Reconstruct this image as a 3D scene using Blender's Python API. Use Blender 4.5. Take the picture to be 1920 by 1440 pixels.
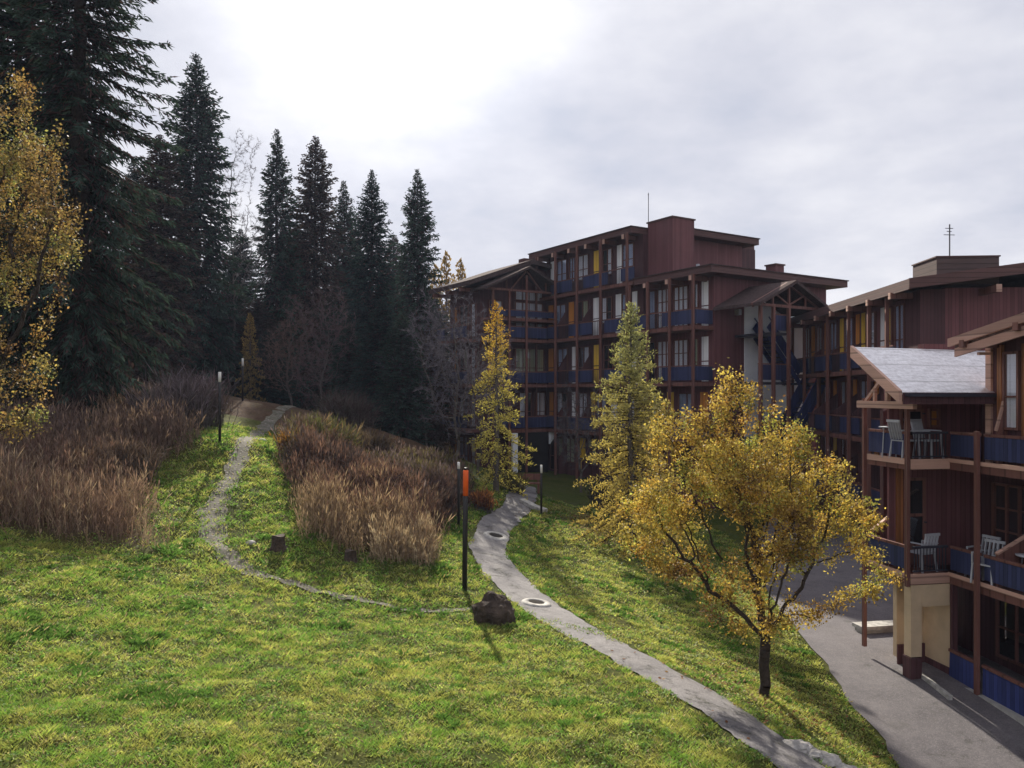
import bpy, math, random
import numpy as np
R = math.radians
for o in list(bpy.data.objects):
    bpy.data.objects.remove(o)
scene = bpy.context.scene
col = scene.collection
rnd = random.Random(7)

# ------------------------------------------------------------------ camera, sun, sky, exposure
F = 1450.0            # focal length in photograph pixels (1920 wide)
HV = 735.0            # photograph row of the horizon
cam_d = bpy.data.cameras.new('camera')
cam = bpy.data.objects.new('camera', cam_d)
col.objects.link(cam)
cam_d.sensor_width = 36.0
cam_d.lens = 36.0 * F / 1920.0
cam_d.shift_y = 15.0 / 1920.0
cam_d.clip_end = 3000
cam.location = (0, 0, 0)
cam.rotation_euler = (R(90), 0, 0)
scene.camera = cam

SUN_AZ, SUN_EL = -11.0, 32.0
sd = np.array([math.sin(R(SUN_AZ)) * math.cos(R(SUN_EL)), math.cos(R(SUN_AZ)) * math.cos(R(SUN_EL)), math.sin(R(SUN_EL))])
sun_d = bpy.data.lights.new('sun', 'SUN')
sun_d.energy = 5.0
sun_d.angle = R(0.9)
sun_d.color = (1.0, 0.92, 0.78)
sun = bpy.data.objects.new('sun', sun_d)
col.objects.link(sun)
sun.rotation_euler = (R(90 - SUN_EL), 0, R(180 - SUN_AZ))
scene.view_settings.view_transform = 'Standard'
scene.view_settings.look = 'None'
scene.view_settings.gamma = 1
scene.view_settings.exposure = 0.68


class NT:
    """small helper to write node trees"""
    def __init__(s, tree):
        s.t = tree
        tree.nodes.clear()

    def n(s, typ, ins=None, **props):
        nd = s.t.nodes.new(typ)
        for k, v in props.items():
            setattr(nd, k, v)
        for k, v in (ins or {}).items():
            sock = nd.inputs[k]
            if isinstance(v, bpy.types.NodeSocket):
                s.t.links.new(v, sock)
            else:
                sock.default_value = v
        return nd

    def math(s, op, a, b=0.0, c=None):
        ins = {0: a, 1: b}
        if c is not None:
            ins[2] = c
        return s.n('ShaderNodeMath', ins, operation=op).outputs[0]

    def mix(s, f, a, b, blend='MIX'):
        nd = s.n('ShaderNodeMix', None, data_type='RGBA', blend_type=blend)
        for i, v in ((0, f), (6, a), (7, b)):
            if isinstance(v, bpy.types.NodeSocket):
                s.t.links.new(v, nd.inputs[i])
            else:
                nd.inputs[i].default_value = v if i == 0 else (*v[:3], 1)
        return nd.outputs[2]

    def noise(s, vec, scale, detail=4, rough=0.55):
        ins = {'Scale': scale, 'Detail': detail, 'Roughness': rough}
        if vec is not None:
            ins['Vector'] = vec
        return s.n('ShaderNodeTexNoise', ins).outputs['Fac']

    def ramp(s, f, stops):
        nd = s.n('ShaderNodeValToRGB', {0: f})
        e = nd.color_ramp.elements
        while len(e) < len(stops):
            e.new(0.5)
        for el, (p, c) in zip(e, stops):
            el.position = p
            el.color = (c, c, c, 1) if isinstance(c, (int, float)) else (*c, 1)
        return nd.outputs[0]


world = bpy.data.worlds.new('World')
scene.world = world
world.use_nodes = True
w = NT(world.node_tree)
tc = w.n('ShaderNodeTexCoord').outputs['Generated']
sky = w.n('ShaderNodeTexSky', None, sky_type='NISHITA', sun_disc=False, sun_elevation=R(SUN_EL), sun_rotation=R(SUN_AZ), altitude=1800)
bg_sky = w.n('ShaderNodeBackground', {'Color': sky.outputs[0], 'Strength': 0.08})
sep = w.n('ShaderNodeSeparateXYZ', {0: tc})
zz = w.math('ADD', w.math('MAXIMUM', sep.outputs[2], 0.0), 0.22)
px = w.math('DIVIDE', sep.outputs[0], zz)
py = w.math('DIVIDE', sep.outputs[1], zz)
pl = w.n('ShaderNodeCombineXYZ', {0: px, 1: py, 2: 0.3}).outputs[0]
n1 = w.noise(pl, 1.15, 5, 0.52)
n2 = w.noise(pl, 3.4, 6, 0.6)
dot = w.n('ShaderNodeVectorMath', {0: tc, 1: (math.sin(R(-9)) * math.cos(R(28)), math.cos(R(-9)) * math.cos(R(28)), math.sin(R(28)))}, operation='DOT_PRODUCT').outputs['Value']
dot = w.math('MAXIMUM', dot, 0.0)
g1 = w.math('POWER', dot, 75.0)
g2 = w.math('POWER', dot, 5.0)
shade = w.math('MULTIPLY_ADD', w.math('SUBTRACT', n1, 0.5), 1.15, 0.55)
shade = w.math('MULTIPLY_ADD', w.math('SUBTRACT', n2, 0.5), 0.8, shade)
cl = w.ramp(shade, [(0.12, (0.31, 0.325, 0.385)), (0.5, (0.43, 0.435, 0.485)), (0.85, (0.55, 0.55, 0.58))])
glow = w.math('MULTIPLY_ADD', g1, 0.48, w.math('MULTIPLY', g2, 0.03))
glow = w.math('MULTIPLY', glow, w.math('MULTIPLY_ADD', shade, 0.6, 0.7))
glc = w.n('ShaderNodeCombineColor', {0: glow, 1: glow, 2: glow}).outputs[0]
cl = w.mix(1.0, cl, glc, 'ADD')
bg_cl = w.n('ShaderNodeBackground', {'Color': cl, 'Strength': 1.0})
cover = w.ramp(shade, [(0.0, 0.80), (0.45, 0.96), (0.8, 1.0)])
mixw = w.n('ShaderNodeMixShader', {0: cover, 1: bg_sky.outputs[0], 2: bg_cl.outputs[0]})
w.n('ShaderNodeOutputWorld', {0: mixw.outputs[0]})


# ------------------------------------------------------------------ materials
def new_mat(name):
    m = bpy.data.materials.new(name)
    m.use_nodes = True
    return m, NT(m.node_tree)


def out(t, sh):
    t.n('ShaderNodeOutputMaterial', {0: sh})


def principled(t, color, rough=0.7, bump=None, dist=0.01, metal=0.0, spec=0.4):
    ins = {'Base Color': color if isinstance(color, bpy.types.NodeSocket) else (*color, 1), 'Roughness': rough, 'Metallic': metal, 'Specular IOR Level': spec}
    nd = t.n('ShaderNodeBsdfPrincipled', ins)
    if bump is not None:
        b = t.n('ShaderNodeBump', {'Height': bump, 'Distance': dist, 'Strength': 1.0})
        t.t.links.new(b.outputs[0], nd.inputs['Normal'])
    return nd.outputs[0]


def simple_mat(name, c, rough=0.7, var=0.25, scale=6.0, metal=0.0, spec=0.4, bump=0.0):
    m, t = new_mat(name)
    obj = t.n('ShaderNodeTexCoord').outputs['Object']
    n = t.noise(obj, scale, 5)
    f = t.ramp(n, [(0.3, 0.0), (0.7, 1.0)])
    a = tuple(x * (1 - var) for x in c)
    b = tuple(min(1, x * (1 + var)) for x in c)
    out(t, principled(t, t.mix(f, a, b), rough, n if bump else None, bump, metal, spec))
    return m


def board_mat(name, c, pitch=0.13, rough=0.7, horiz=False, var=0.22):
    m, t = new_mat(name)
    uv = t.n('ShaderNodeUVMap', None, uv_map='UVMap').outputs[0]
    s = t.n('ShaderNodeSeparateXYZ', {0: uv})
    a, b = (s.outputs[1], s.outputs[0]) if horiz else (s.outputs[0], s.outputs[1])
    k = t.math('DIVIDE', a, pitch)
    fr = t.math('FRACT', k)
    idx = t.math('FLOOR', k)
    groove = t.math('GREATER_THAN', t.math('ABSOLUTE', t.math('SUBTRACT', fr, 0.5)), 0.44)
    wn = t.n('ShaderNodeTexWhiteNoise', {'W': idx}, noise_dimensions='1D').outputs['Value']
    st = t.n('ShaderNodeCombineXYZ', {0: t.math('MULTIPLY', a, 30.0), 1: t.math('MULTIPLY', b, 1.2), 2: t.math('MULTIPLY', idx, 3.1)}).outputs[0]
    gr = t.noise(st, 1.0, 4, 0.6)
    big = t.noise(uv, 0.7, 4, 0.6)
    v = t.math('MULTIPLY_ADD', wn, 0.35, t.math('MULTIPLY_ADD', gr, 0.5, t.math('MULTIPLY', big, 0.5)))
    lo = tuple(x * (1 - var * 1.6) for x in c)
    hi = tuple(min(1, x * (1 + var * 1.6)) for x in c)
    cc = t.mix(t.ramp(v, [(0.3, 0.0), (0.95, 1.0)]), lo, hi)
    cc = t.mix(t.math('MULTIPLY', groove, 0.6), cc, tuple(x * 0.35 for x in c))
    h = t.math('SUBTRACT', t.math('MULTIPLY', gr, 0.15), groove)
    out(t, principled(t, cc, rough, h, 0.012, 0, 0.3))
    return m


def leaf_mat(name, transl=0.4, rough=0.6, spec=0.25, tgain=1.15):
    m, t = new_mat(name)
    a = t.n('ShaderNodeAttribute', None, attribute_name='Col').outputs['Color']
    p = principled(t, a, rough, spec=spec)
    if transl <= 0:
        out(t, p)
        return m
    tr = t.n('ShaderNodeBsdfTranslucent', {'Color': t.mix(1.0, a, (tgain, tgain, tgain * 0.8), 'MULTIPLY')}).outputs[0]
    out(t, t.n('ShaderNodeMixShader', {0: transl, 1: p, 2: tr}).outputs[0])
    return m


M = {}
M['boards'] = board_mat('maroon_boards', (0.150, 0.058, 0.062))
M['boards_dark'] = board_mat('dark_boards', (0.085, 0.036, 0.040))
M['wood'] = board_mat('stained_wood', (0.160, 0.070, 0.056), 0.4, 0.65)
M['wood_pale'] = board_mat('pale_sunlit_wood', (0.52, 0.32, 0.25), 0.3, 0.7, horiz=True)  # sunlit tone put into the timber colour; also serves pale rafter caps
M['wood_orange'] = board_mat('orange_wood', (0.26, 0.10, 0.035), 0.2, 0.6)
M['wood_mid'] = board_mat('part_sunlit_wood', (0.36, 0.21, 0.165), 0.3, 0.7, horiz=True)  # stained wood lightened, some of the sun's tone painted in
M['fascia'] = board_mat('fascia_boards', (0.105, 0.052, 0.048), 0.17, 0.7, horiz=True)
M['blue_dark'] = board_mat('dark_blue_metal', (0.032, 0.040, 0.105), 0.11, 0.5, var=0.3)
M['blue'] = board_mat('blue_metal', (0.032, 0.046, 0.165), 0.11, 0.5, var=0.3)
M['rail'] = simple_mat('dark_metal', (0.03, 0.03, 0.045), 0.5)
M['white_metal'] = simple_mat('white_plastic', (0.40, 0.41, 0.45), 0.5, 0.08)
M['cream'] = simple_mat('cream_render', (0.55, 0.42, 0.28), 0.85, 0.10, 3.0, bump=0.01)
M['render_white'] = simple_mat('white_render', (0.88, 0.90, 0.97), 0.85, 0.08, 1.5, bump=0.01)
M['concrete'] = simple_mat('concrete', (0.34, 0.33, 0.31), 0.85, 0.25, 5.0, bump=0.01)
M['dark'] = simple_mat('painted_shade', (0.012, 0.011, 0.013), 0.8)  # near-black paint standing for shade in rooms and the underpass
M['curtain_white'] = board_mat('white_curtain', (0.86, 0.86, 0.90), 0.16, 0.8, var=0.18)
M['curtain_yellow'] = board_mat('yellow_panel', (0.78, 0.50, 0.06), 0.25, 0.6, var=0.1)
M['curtain_orange'] = board_mat('orange_panel', (0.62, 0.24, 0.04), 0.25, 0.6, var=0.1)
M['curtain_green'] = board_mat('pale_green_curtain', (0.42, 0.44, 0.28), 0.16, 0.8, var=0.18)
M['curtain_blue'] = board_mat('grey_blue_curtain', (0.42, 0.47, 0.60), 0.2, 0.8, var=0.2)
M['black_paint'] = simple_mat('black_paint', (0.018, 0.016, 0.017), 0.5)
M['white_paint'] = simple_mat('white_paint', (0.75, 0.74, 0.72), 0.6, 0.06)
M['orange_paint'] = simple_mat('orange_paint', (0.80, 0.115, 0.012), 0.5, 0.1)
M['iron'] = simple_mat('cast_iron', (0.04, 0.036, 0.032), 0.9, 0.3, 30, spec=0.03)
M['bark'] = simple_mat('bark', (0.040, 0.028, 0.022), 0.9, 0.5, 14, bump=0.03)
M['bark_grey'] = simple_mat('grey_bark', (0.10, 0.085, 0.075), 0.9, 0.4, 12, bump=0.02)
M['stump'] = simple_mat('stump_wood', (0.05, 0.034, 0.025), 0.95, 0.5, 14, bump=0.04)
M['needles'] = leaf_mat('needles', 0.22, 0.85, 0.02)
M['leaves'] = leaf_mat('leaves', 0.45, 0.6, 0.2)
M['grass'] = leaf_mat('grass_blades', 0.5, 0.55, 0.2)
M['dry'] = leaf_mat('dry_stalks', 0.3, 0.8, 0.1)
M['twigs'] = leaf_mat('twigs', 0.0, 0.9, 0.1)
M['litter'] = leaf_mat('fallen_leaves', 0.0, 0.8, 0.1)

# glass: half clear, with a sky reflection
m, t = new_mat('window_glass')
fr = t.math('POWER', t.n('ShaderNodeLayerWeight', {'Blend': 0.5}).outputs['Facing'], 4.0)
tr = t.n('ShaderNodeBsdfTransparent', {'Color': (0.97, 0.98, 1.0, 1)}).outputs[0]
gl = t.n('ShaderNodeBsdfGlossy', {'Color': (0.9, 0.92, 1.0, 1), 'Roughness': 0.03}).outputs[0]
out(t, t.n('ShaderNodeMixShader', {0: t.math('MULTIPLY_ADD', fr, 0.75, 0.11), 1: tr, 2: gl}).outputs[0])
M['glass'] = m

# near roof: pale weathered sheet metal with long seams
m, t = new_mat('pale_roof_sheet')
uv = t.n('ShaderNodeUVMap', None, uv_map='UVMap').outputs[0]
s = t.n('ShaderNodeSeparateXYZ', {0: uv})
st = t.n('ShaderNodeCombineXYZ', {0: t.math('MULTIPLY', s.outputs[0], 9.0), 1: t.math('MULTIPLY', s.outputs[1], 2.0), 2: 0.0}).outputs[0]
n = t.noise(st, 1.4, 6, 0.7)
nb = t.noise(uv, 12.0, 4, 0.7)
fr = t.math('FRACT', t.math('DIVIDE', s.outputs[0], 0.62))
seam = t.math('LESS_THAN', fr, 0.035)
v = t.math('MULTIPLY_ADD', n, 0.6, t.math('MULTIPLY', nb, 0.4))
cc = t.mix(t.ramp(v, [(0.36, 0.0), (0.62, 1.0)]), (0.52, 0.49, 0.50), (0.92, 0.90, 0.92))
cc = t.mix(t.math('MULTIPLY', seam, 0.6), cc, (0.22, 0.2, 0.21))
out(t, principled(t, cc, 0.40, t.math('MULTIPLY_ADD', seam, 0.5, v), 0.012, 0.55))
M['roof_pale'] = m

# roof gravel / dark shingle
M['roof_grey'] = board_mat('greyed_boards', (0.105, 0.070, 0.066), 0.2, 0.8, horiz=True)
M['roof_dark'] = simple_mat('dark_roofing', (0.075, 0.052, 0.05), 0.95, 0.35, 9, bump=0.02, spec=0.05)

# asphalt
def asphalt(name, lo, hi, crack, ck_amt, moss):
    m, t = new_mat(name)
    ob = t.n('ShaderNodeTexCoord').outputs['Object']
    n = t.noise(ob, 0.8, 6, 0.65)
    n2 = t.noise(ob, 45.0, 3, 0.7)
    n3 = t.noise(ob, 3.5, 6, 0.7)
    n4 = t.noise(ob, 1.9, 6, 0.75)
    v = t.math('MULTIPLY_ADD', n, 0.5, t.math('MULTIPLY_ADD', n2, 0.26, t.math('MULTIPLY', n3, 0.34)))
    cc = t.mix(t.ramp(v, [(0.42, 0.0), (0.68, 1.0)]), lo, hi)
    vo2 = t.n('ShaderNodeTexVoronoi', {'Vector': ob, 'Scale': 52.0}).outputs
    wn = t.n('ShaderNodeTexWhiteNoise', {0: vo2['Position']}, noise_dimensions='3D').outputs['Value']
    cc = t.mix(t.math('MULTIPLY', t.math('GREATER_THAN', wn, 0.86), 0.22), cc, tuple(min(1, x * 1.9) for x in hi))
    cc = t.mix(t.math('MULTIPLY', t.math('LESS_THAN', wn, 0.16), 0.25), cc, tuple(x * 0.5 for x in lo))
    wob = t.n('ShaderNodeVectorMath', {0: ob, 1: t.n('ShaderNodeTexNoise', {'Vector': ob, 'Scale': 1.7, 'Detail': 6, 'Roughness': 0.7}).outputs['Color']}, operation='ADD').outputs[0]
    vo = t.n('ShaderNodeTexVoronoi', {'Vector': wob, 'Scale': crack}, feature='DISTANCE_TO_EDGE').outputs['Distance']
    ck = t.math('LESS_THAN', vo, t.math('MULTIPLY', n2, 0.05))
    cm = t.math('MULTIPLY', ck, t.ramp(n4, [(0.50, 0.0), (0.60, ck_amt)]))
    cc = t.mix(t.ramp(n4, [(0.54, 0.0), (0.68, moss)]), cc, (0.055, 0.052, 0.036))
    cc = t.mix(cm, cc, (0.03, 0.03, 0.024))
    out(t, principled(t, cc, 0.8, t.math('SUBTRACT', t.math('MULTIPLY_ADD', n3, 1.2, n2), cm), 0.012))
    return m


M['path'] = asphalt('path_asphalt', (0.085, 0.08, 0.088), (0.235, 0.22, 0.22), 1.5, 0.9, 0.65)
M['road'] = asphalt('road_asphalt', (0.088, 0.080, 0.088), (0.160, 0.145, 0.152), 0.3, 0.4, 0.25)

# trail: earth and gravel
m, t = new_mat('trail_earth')
ob = t.n('ShaderNodeTexCoord').outputs['Object']
n = t.noise(ob, 2.2, 6, 0.7)
vo = t.n('ShaderNodeTexVoronoi', {'Vector': ob, 'Scale': 11.0}).outputs
peb = t.math('LESS_THAN', vo['Distance'], 0.42)
wn = t.n('ShaderNodeTexWhiteNoise', {0: vo['Position']}, noise_dimensions='3D').outputs['Value']
cc = t.mix(t.ramp(n, [(0.35, 0.0), (0.65, 1.0)]), (0.06, 0.058, 0.034), (0.125, 0.108, 0.082))
pc = t.mix(wn, (0.10, 0.09, 0.078), (0.29, 0.265, 0.235))
cc = t.mix(t.math('MULTIPLY', peb, t.ramp(n, [(0.4, 0.15), (0.6, 0.9)])), cc, pc)
out(t, principled(t, cc, 0.9, t.math('MULTIPLY', peb, t.math('SUBTRACT', 0.5, vo['Distance'])), 0.04))
M['trail'] = m

# lawn soil under the blades
m, t = new_mat('lawn_ground')
ob = t.n('ShaderNodeTexCoord').outputs['Object']
n = t.noise(ob, 0.55, 5, 0.6)
n2 = t.noise(ob, 9.0, 5, 0.7)
cc = t.mix(t.ramp(n, [(0.35, 0.0), (0.65, 1.0)]), (0.050, 0.075, 0.012), (0.105, 0.105, 0.022))
cc = t.mix(t.ramp(n2, [(0.42, 0.65), (0.62, 0.0)]), cc, (0.030, 0.034, 0.010))
at = t.n('ShaderNodeAttribute', None, attribute_name='litter').outputs['Fac']
lit = t.mix(t.ramp(n2, [(0.35, 0.0), (0.65, 1.0)]), (0.045, 0.027, 0.018), (0.10, 0.058, 0.034))
cc = t.mix(at, cc, lit)
out(t, principled(t, cc, 0.95, n2, 0.05, 0, 0.1))
M['ground'] = m

# boulder
m, t = new_mat('boulder_rock')
ob = t.n('ShaderNodeTexCoord').outputs['Object']
n = t.noise(ob, 3.2, 7, 0.7)
n2 = t.noise(ob, 18, 5, 0.7)
cc = t.mix(t.ramp(n, [(0.35, 0.0), (0.7, 1.0)]), (0.035, 0.026, 0.022), (0.12, 0.088, 0.07))
cc = t.mix(t.ramp(n2, [(0.55, 0.0), (0.7, 0.5)]), cc, (0.20, 0.155, 0.11))
out(t, principled(t, cc, 0.9, t.math('MULTIPLY_ADD', n2, 0.5, n), 0.12, 0, 0.2))
M['boulder'] = m
M['stone'] = simple_mat('pale_stone', (0.34, 0.32, 0.30), 0.85, 0.35, 8, bump=0.06)


# ------------------------------------------------------------------ helpers
def tag(o, label=None, cat=None, group=None, kind=None):
    if label: o['label'] = label
    if cat: o['category'] = cat
    if group: o['group'] = group
    if kind: o['kind'] = kind
    return o


def empty(name, loc, label, cat, group=None, rz=0.0, sc=None):
    o = bpy.data.objects.new(name, None)
    col.objects.link(o)
    o.location = loc
    o.rotation_euler = (0, 0, rz)
    if sc: o.scale = sc
    o.empty_display_size = 0.3
    return tag(o, label, cat, group)


def arr_mesh(name, V, faces, mat, parent=None, C=None, smooth=False, uv=None):
    """V (n,3), faces: list of (k, int array (m,k)) blocks"""
    me = bpy.data.meshes.new(name)
    V = np.asarray(V, dtype=np.float32)
    me.vertices.add(len(V))
    me.vertices.foreach_set('co', V.ravel())
    li, ls, tot = [], [], 0
    for f in faces:
        f = np.asarray(f, dtype=np.int32)
        if len(f) == 0: continue
        li.append(f.ravel())
        ls.append(tot + np.arange(len(f), dtype=np.int32) * f.shape[1])
        tot += f.size
    li = np.concatenate(li); ls = np.concatenate(ls)
    me.loops.add(len(li)); me.loops.foreach_set('vertex_index', li)
    me.polygons.add(len(ls)); me.polygons.foreach_set('loop_start', ls)
    me.update(calc_edges=True)
    if C is not None:
        a = me.color_attributes.new('Col', 'FLOAT_COLOR', 'POINT')
        C4 = np.ones((len(V), 4), dtype=np.float32); C4[:, :3] = C
        a.data.foreach_set('color', C4.ravel())
    if uv is not None:
        l = me.uv_layers.new(name='UVMap')
        l.data.foreach_set('uv', np.asarray(uv, dtype=np.float32).ravel())
    if smooth:
        me.polygons.foreach_set('use_smooth', np.ones(len(ls), dtype=bool))
    me.materials.append(mat)
    me.validate()
    o = bpy.data.objects.new(name, me)
    col.objects.link(o)
    if parent is not None: o.parent = parent
    return o


def unit(v):
    return v / np.maximum(np.linalg.norm(v, axis=-1, keepdims=True), 1e-9)


def kites(P, D, N, L, W, mid=0.45):
    """leaf-like quads: base P, direction D, facing N, length L, width W"""
    D = unit(D); S = unit(np.cross(D, N))
    L = np.asarray(L)[:, None]; W = np.asarray(W)[:, None]
    m = P + D * L * mid
    V = np.stack([P, m + S * W / 2, P + D * L, m - S * W / 2], 1).reshape(-1, 3)
    return V, np.arange(len(V)).reshape(-1, 4)


def segs(P0, P1, r0, r1, k=5):
    """frustum per segment"""
    d = unit(P1 - P0)
    ref = np.where(np.abs(d[:, 2:3]) > 0.9, np.array([[1.0, 0, 0]]), np.array([[0, 0, 1.0]]))
    a = unit(np.cross(d, ref)); b = np.cross(d, a)
    ang = np.arange(k) * 2 * math.pi / k
    ring = a[:, None, :] * np.cos(ang)[None, :, None] + b[:, None, :] * np.sin(ang)[None, :, None]
    A = P0[:, None, :] + ring * np.asarray(r0)[:, None, None]
    B = P1[:, None, :] + ring * np.asarray(r1)[:, None, None]
    V = np.concatenate([A, B], 1).reshape(-1, 3)
    base = np.arange(len(P0))[:, None] * 2 * k
    i = np.arange(k); j = (i + 1) % k
    f = np.stack([base + i, base + j, base + k + j, base + k + i], -1).reshape(-1, 4)
    return V, f


def merge(parts):
    Vs, Fs, Cs, off = [], [], [], 0
    for V, f, C in parts:
        Vs.append(V); Fs.append(f + off); off += len(V)
        Cs.append(np.broadcast_to(C, (len(V), 3)))
    return np.concatenate(Vs), np.concatenate(Fs), np.concatenate(Cs)


def vnoise(x, y, seed=0):
    """2D value noise 0..1"""
    xi = np.floor(x).astype(np.int64); yi = np.floor(y).astype(np.int64)
    fx = x - xi; fy = y - yi
    fx = fx * fx * (3 - 2 * fx); fy = fy * fy * (3 - 2 * fy)
    def h(a, b):
        v = (a * 374761393 + b * 668265263 + seed * 1442695) & 0x7fffffff
        v = ((v ^ (v >> 13)) * 1274126177) & 0x7fffffff
        return ((v ^ (v >> 16)) & 0xffff) / 65535.0
    return (h(xi, yi) * (1 - fx) + h(xi + 1, yi) * fx) * (1 - fy) + (h(xi, yi + 1) * (1 - fx) + h(xi + 1, yi + 1) * fx) * fy


def fnoise(x, y, seed=0):
    return 0.5 * vnoise(x, y, seed) + 0.3 * vnoise(x * 2.1 + 5, y * 2.1 + 9, seed + 1) + 0.2 * vnoise(x * 4.3 + 2, y * 4.3 + 1, seed + 2)


def px3(u, v, d):
    """world point seen at photograph pixel (u, v) at depth d: used to survey the place"""
    return ((u - 960) / F * d, d, -(v - HV) / F * d)


# ------------------------------------------------------------------ terrain
surv = [  # surveyed from the photograph (u, v, depth)
    (1640, 1560, 9.2), (1500, 1440, 10.8), (1330, 1320, 12.9), (1190, 1238, 14.9), (1090, 1180, 16.6), (1000, 1128, 18.9),
    (945, 1080, 21), (918, 1035, 23.4), (925, 995, 26), (945, 972, 28.3), (975, 958, 30.5),
    (1100, 1100, 21.4), (1200, 1150, 19.9), (1100, 1020, 27), (1150, 985, 30.7), (1050, 990, 28.4), (1300, 1230, 17.1), (1430, 1300, 15.0),
    (1510, 1200, 20.1), (1600, 1320, 16.4), (1690, 1440, 13.9), (1440, 1130, 23.5), (1480, 1060, 28.3),
    (1050, 920, 40.5), (0, 1440, 8.8), (350, 1440, 9.0), (700, 1440, 9.4), (1100, 1440, 10.0),
    (0, 1250, 11.8), (0, 1100, 14.9), (0, 1010, 17.4), (350, 1250, 12.5), (700, 1250, 13.4), (900, 1250, 14.0),
    (300, 1045, 18.0), (500, 1085, 17.8), (700, 1135, 17.2), (860, 1155, 17.2),
    (420, 1050, 18.6), (390, 1000, 20), (405, 940, 22), (440, 880, 24.5), (480, 820, 29), (510, 785, 34), (560, 768, 43),
    (330, 950, 21.6), (330, 870, 24.7), (412, 825, 25.8), (455, 752, 37),
    (150, 1030, 17.7), (800, 1060, 20.1), (700, 1050, 20), (560, 1010, 19.8), (530, 900, 23.7), (520, 850, 26.5),
    (700, 890, 29), (850, 950, 27.6), (860, 992, 25.4), (785, 815, 58), (700, 795, 62), (590, 772, 66), (370, 735, 58),
    (925, 915, 32), (880, 900, 35), (785, 832, 42), (700, 803, 43), (872, 1112, 19.0), (1015, 965, 30),
]
pts = [px3(*s) for s in surv] + [
    (-12.4, 23, -2.3), (-14, 19, -2.9), (-20, 30, -1.0), (-34, 60, 2.5), (-6.2, 52, -3.6), (3, 60, -5), (14, 60, -5.6), (30, 60, -6),
    (-60, 100, 8), (0, 110, -2), (60, 100, -6), (0, 0, -5.0), (-10, 0, -4.6), (-10, 6, -4.3), (-25, 10, -3.6), (8, 5, -7.0), (8, 0, -7.1), (4, 0, -5.9), (4, 6, -5.6),
    (9.2, 17.5, -6.5), (10, 15.5, -6.7), (9.0, 22, -6.45), (20, 15, -6.7), (20, 30, -6.4), (13, 36, -6.3), (11, 30, -6.3), (9.5, 40, -5.9), (5, 45, -5.4), (2.6, 50, -5.3), (-2, 48, -4.8), (17, 44, -6.2), (6, 36, -5.6), (14, 26, -6.4),
    (7.3, 12, -6.85), (7.3, 18, -6.55), (7.6, 24, -6.4), (40, 60, -6.2), (-40, 20, -1.5), (-40, -10, -3), (40, -10, -7),
]
pts = np.array(pts)


def tps_fit(p, lam):
    n = len(p)
    d = np.linalg.norm(p[:, None, :2] - p[None, :, :2], axis=2)
    K = np.where(d > 0, d * d * np.log(np.maximum(d, 1e-9)), 0) + lam * np.eye(n)
    Q = np.column_stack([np.ones(n), p[:, :2]])
    A = np.zeros((n + 3, n + 3)); A[:n, :n] = K; A[:n, n:] = Q; A[n:, :n] = Q.T
    return np.linalg.solve(A, np.concatenate([p[:, 2], np.zeros(3)]))


TW = tps_fit(pts, 0.8)


def ground0(x, y):
    x = np.clip(np.asarray(x, float), -70, 70).ravel(); y = np.clip(np.asarray(y, float), -15, 120).ravel()
    o = np.empty(len(x))
    for a in range(0, len(x), 20000):
        X, Y = x[a:a + 20000], y[a:a + 20000]
        d2 = (X[:, None] - pts[None, :, 0]) ** 2 + (Y[:, None] - pts[None, :, 1]) ** 2
        o[a:a + 20000] = (0.5 * d2 * np.log(np.maximum(d2, 1e-12))) @ TW[:-3] + TW[-3] + TW[-2] * X + TW[-1] * Y
    return o


# centre lines (world x, y, half width)
def line(uvds):
    return [px3(u, v, d)[:2] for u, v, d in uvds]


def smooth_line(p, n=14):
    p = np.array(p, float)
    q = np.concatenate([[2 * p[0] - p[1]], p, [2 * p[-1] - p[-2]]])
    o = []
    for i in range(1, len(q) - 2):
        for k in range(n):
            s = k / n
            o.append(0.5 * ((2 * q[i]) + (-q[i - 1] + q[i + 1]) * s + (2 * q[i - 1] - 5 * q[i] + 4 * q[i + 1] - q[i + 2]) * s * s + (-q[i - 1] + 3 * q[i] - 3 * q[i + 1] + q[i + 2]) * s ** 3))
    o.append(p[-1])
    return np.array(o)


PATH = smooth_line(line([(1850, 1760, 7.4), (1660, 1560, 9.2), (1520, 1442, 10.8), (1340, 1320, 12.9), (1190, 1238, 14.9), (1090, 1180, 16.6), (1000, 1128, 18.9),
                         (945, 1080, 21), (918, 1035, 23.4), (925, 995, 26), (945, 972, 28.3), (972, 958, 30.8), (985, 940, 34.5), (985, 925, 39)]))
TRAIL = smooth_line(line([(905, 1150, 17.9), (800, 1143, 17.4), (700, 1132, 17.3), (600, 1110, 17.5), (500, 1085, 17.9), (435, 1055, 18.5), (400, 1005, 19.9), (405, 945, 21.9), (440, 880, 24.5), (480, 820, 29), (512, 785, 34), (560, 768, 43), (640, 760, 55)]))


def dist_line(x, y, ln):
    P = ln[::3]
    best = np.full(len(x), 1e9); 
    for i in range(len(P) - 1):
        a, b = P[i], P[i + 1]; ab = b - a
        s = np.clip(((x - a[0]) * ab[0] + (y - a[1]) * ab[1]) / (ab @ ab), 0, 1)
        d = np.hypot(x - a[0] - s * ab[0], y - a[1] - s * ab[1])
        best = np.minimum(best, d)
    return best


def road_edge(y):
    return np.interp(y, [-20, 5, 10, 13.9, 16.4, 20.1, 23.5, 28, 33, 40], [7.0, 7.0, 6.95, 7.0, 7.2, 7.6, 8.0, 8.8, 10.5, 13.5])


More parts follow.
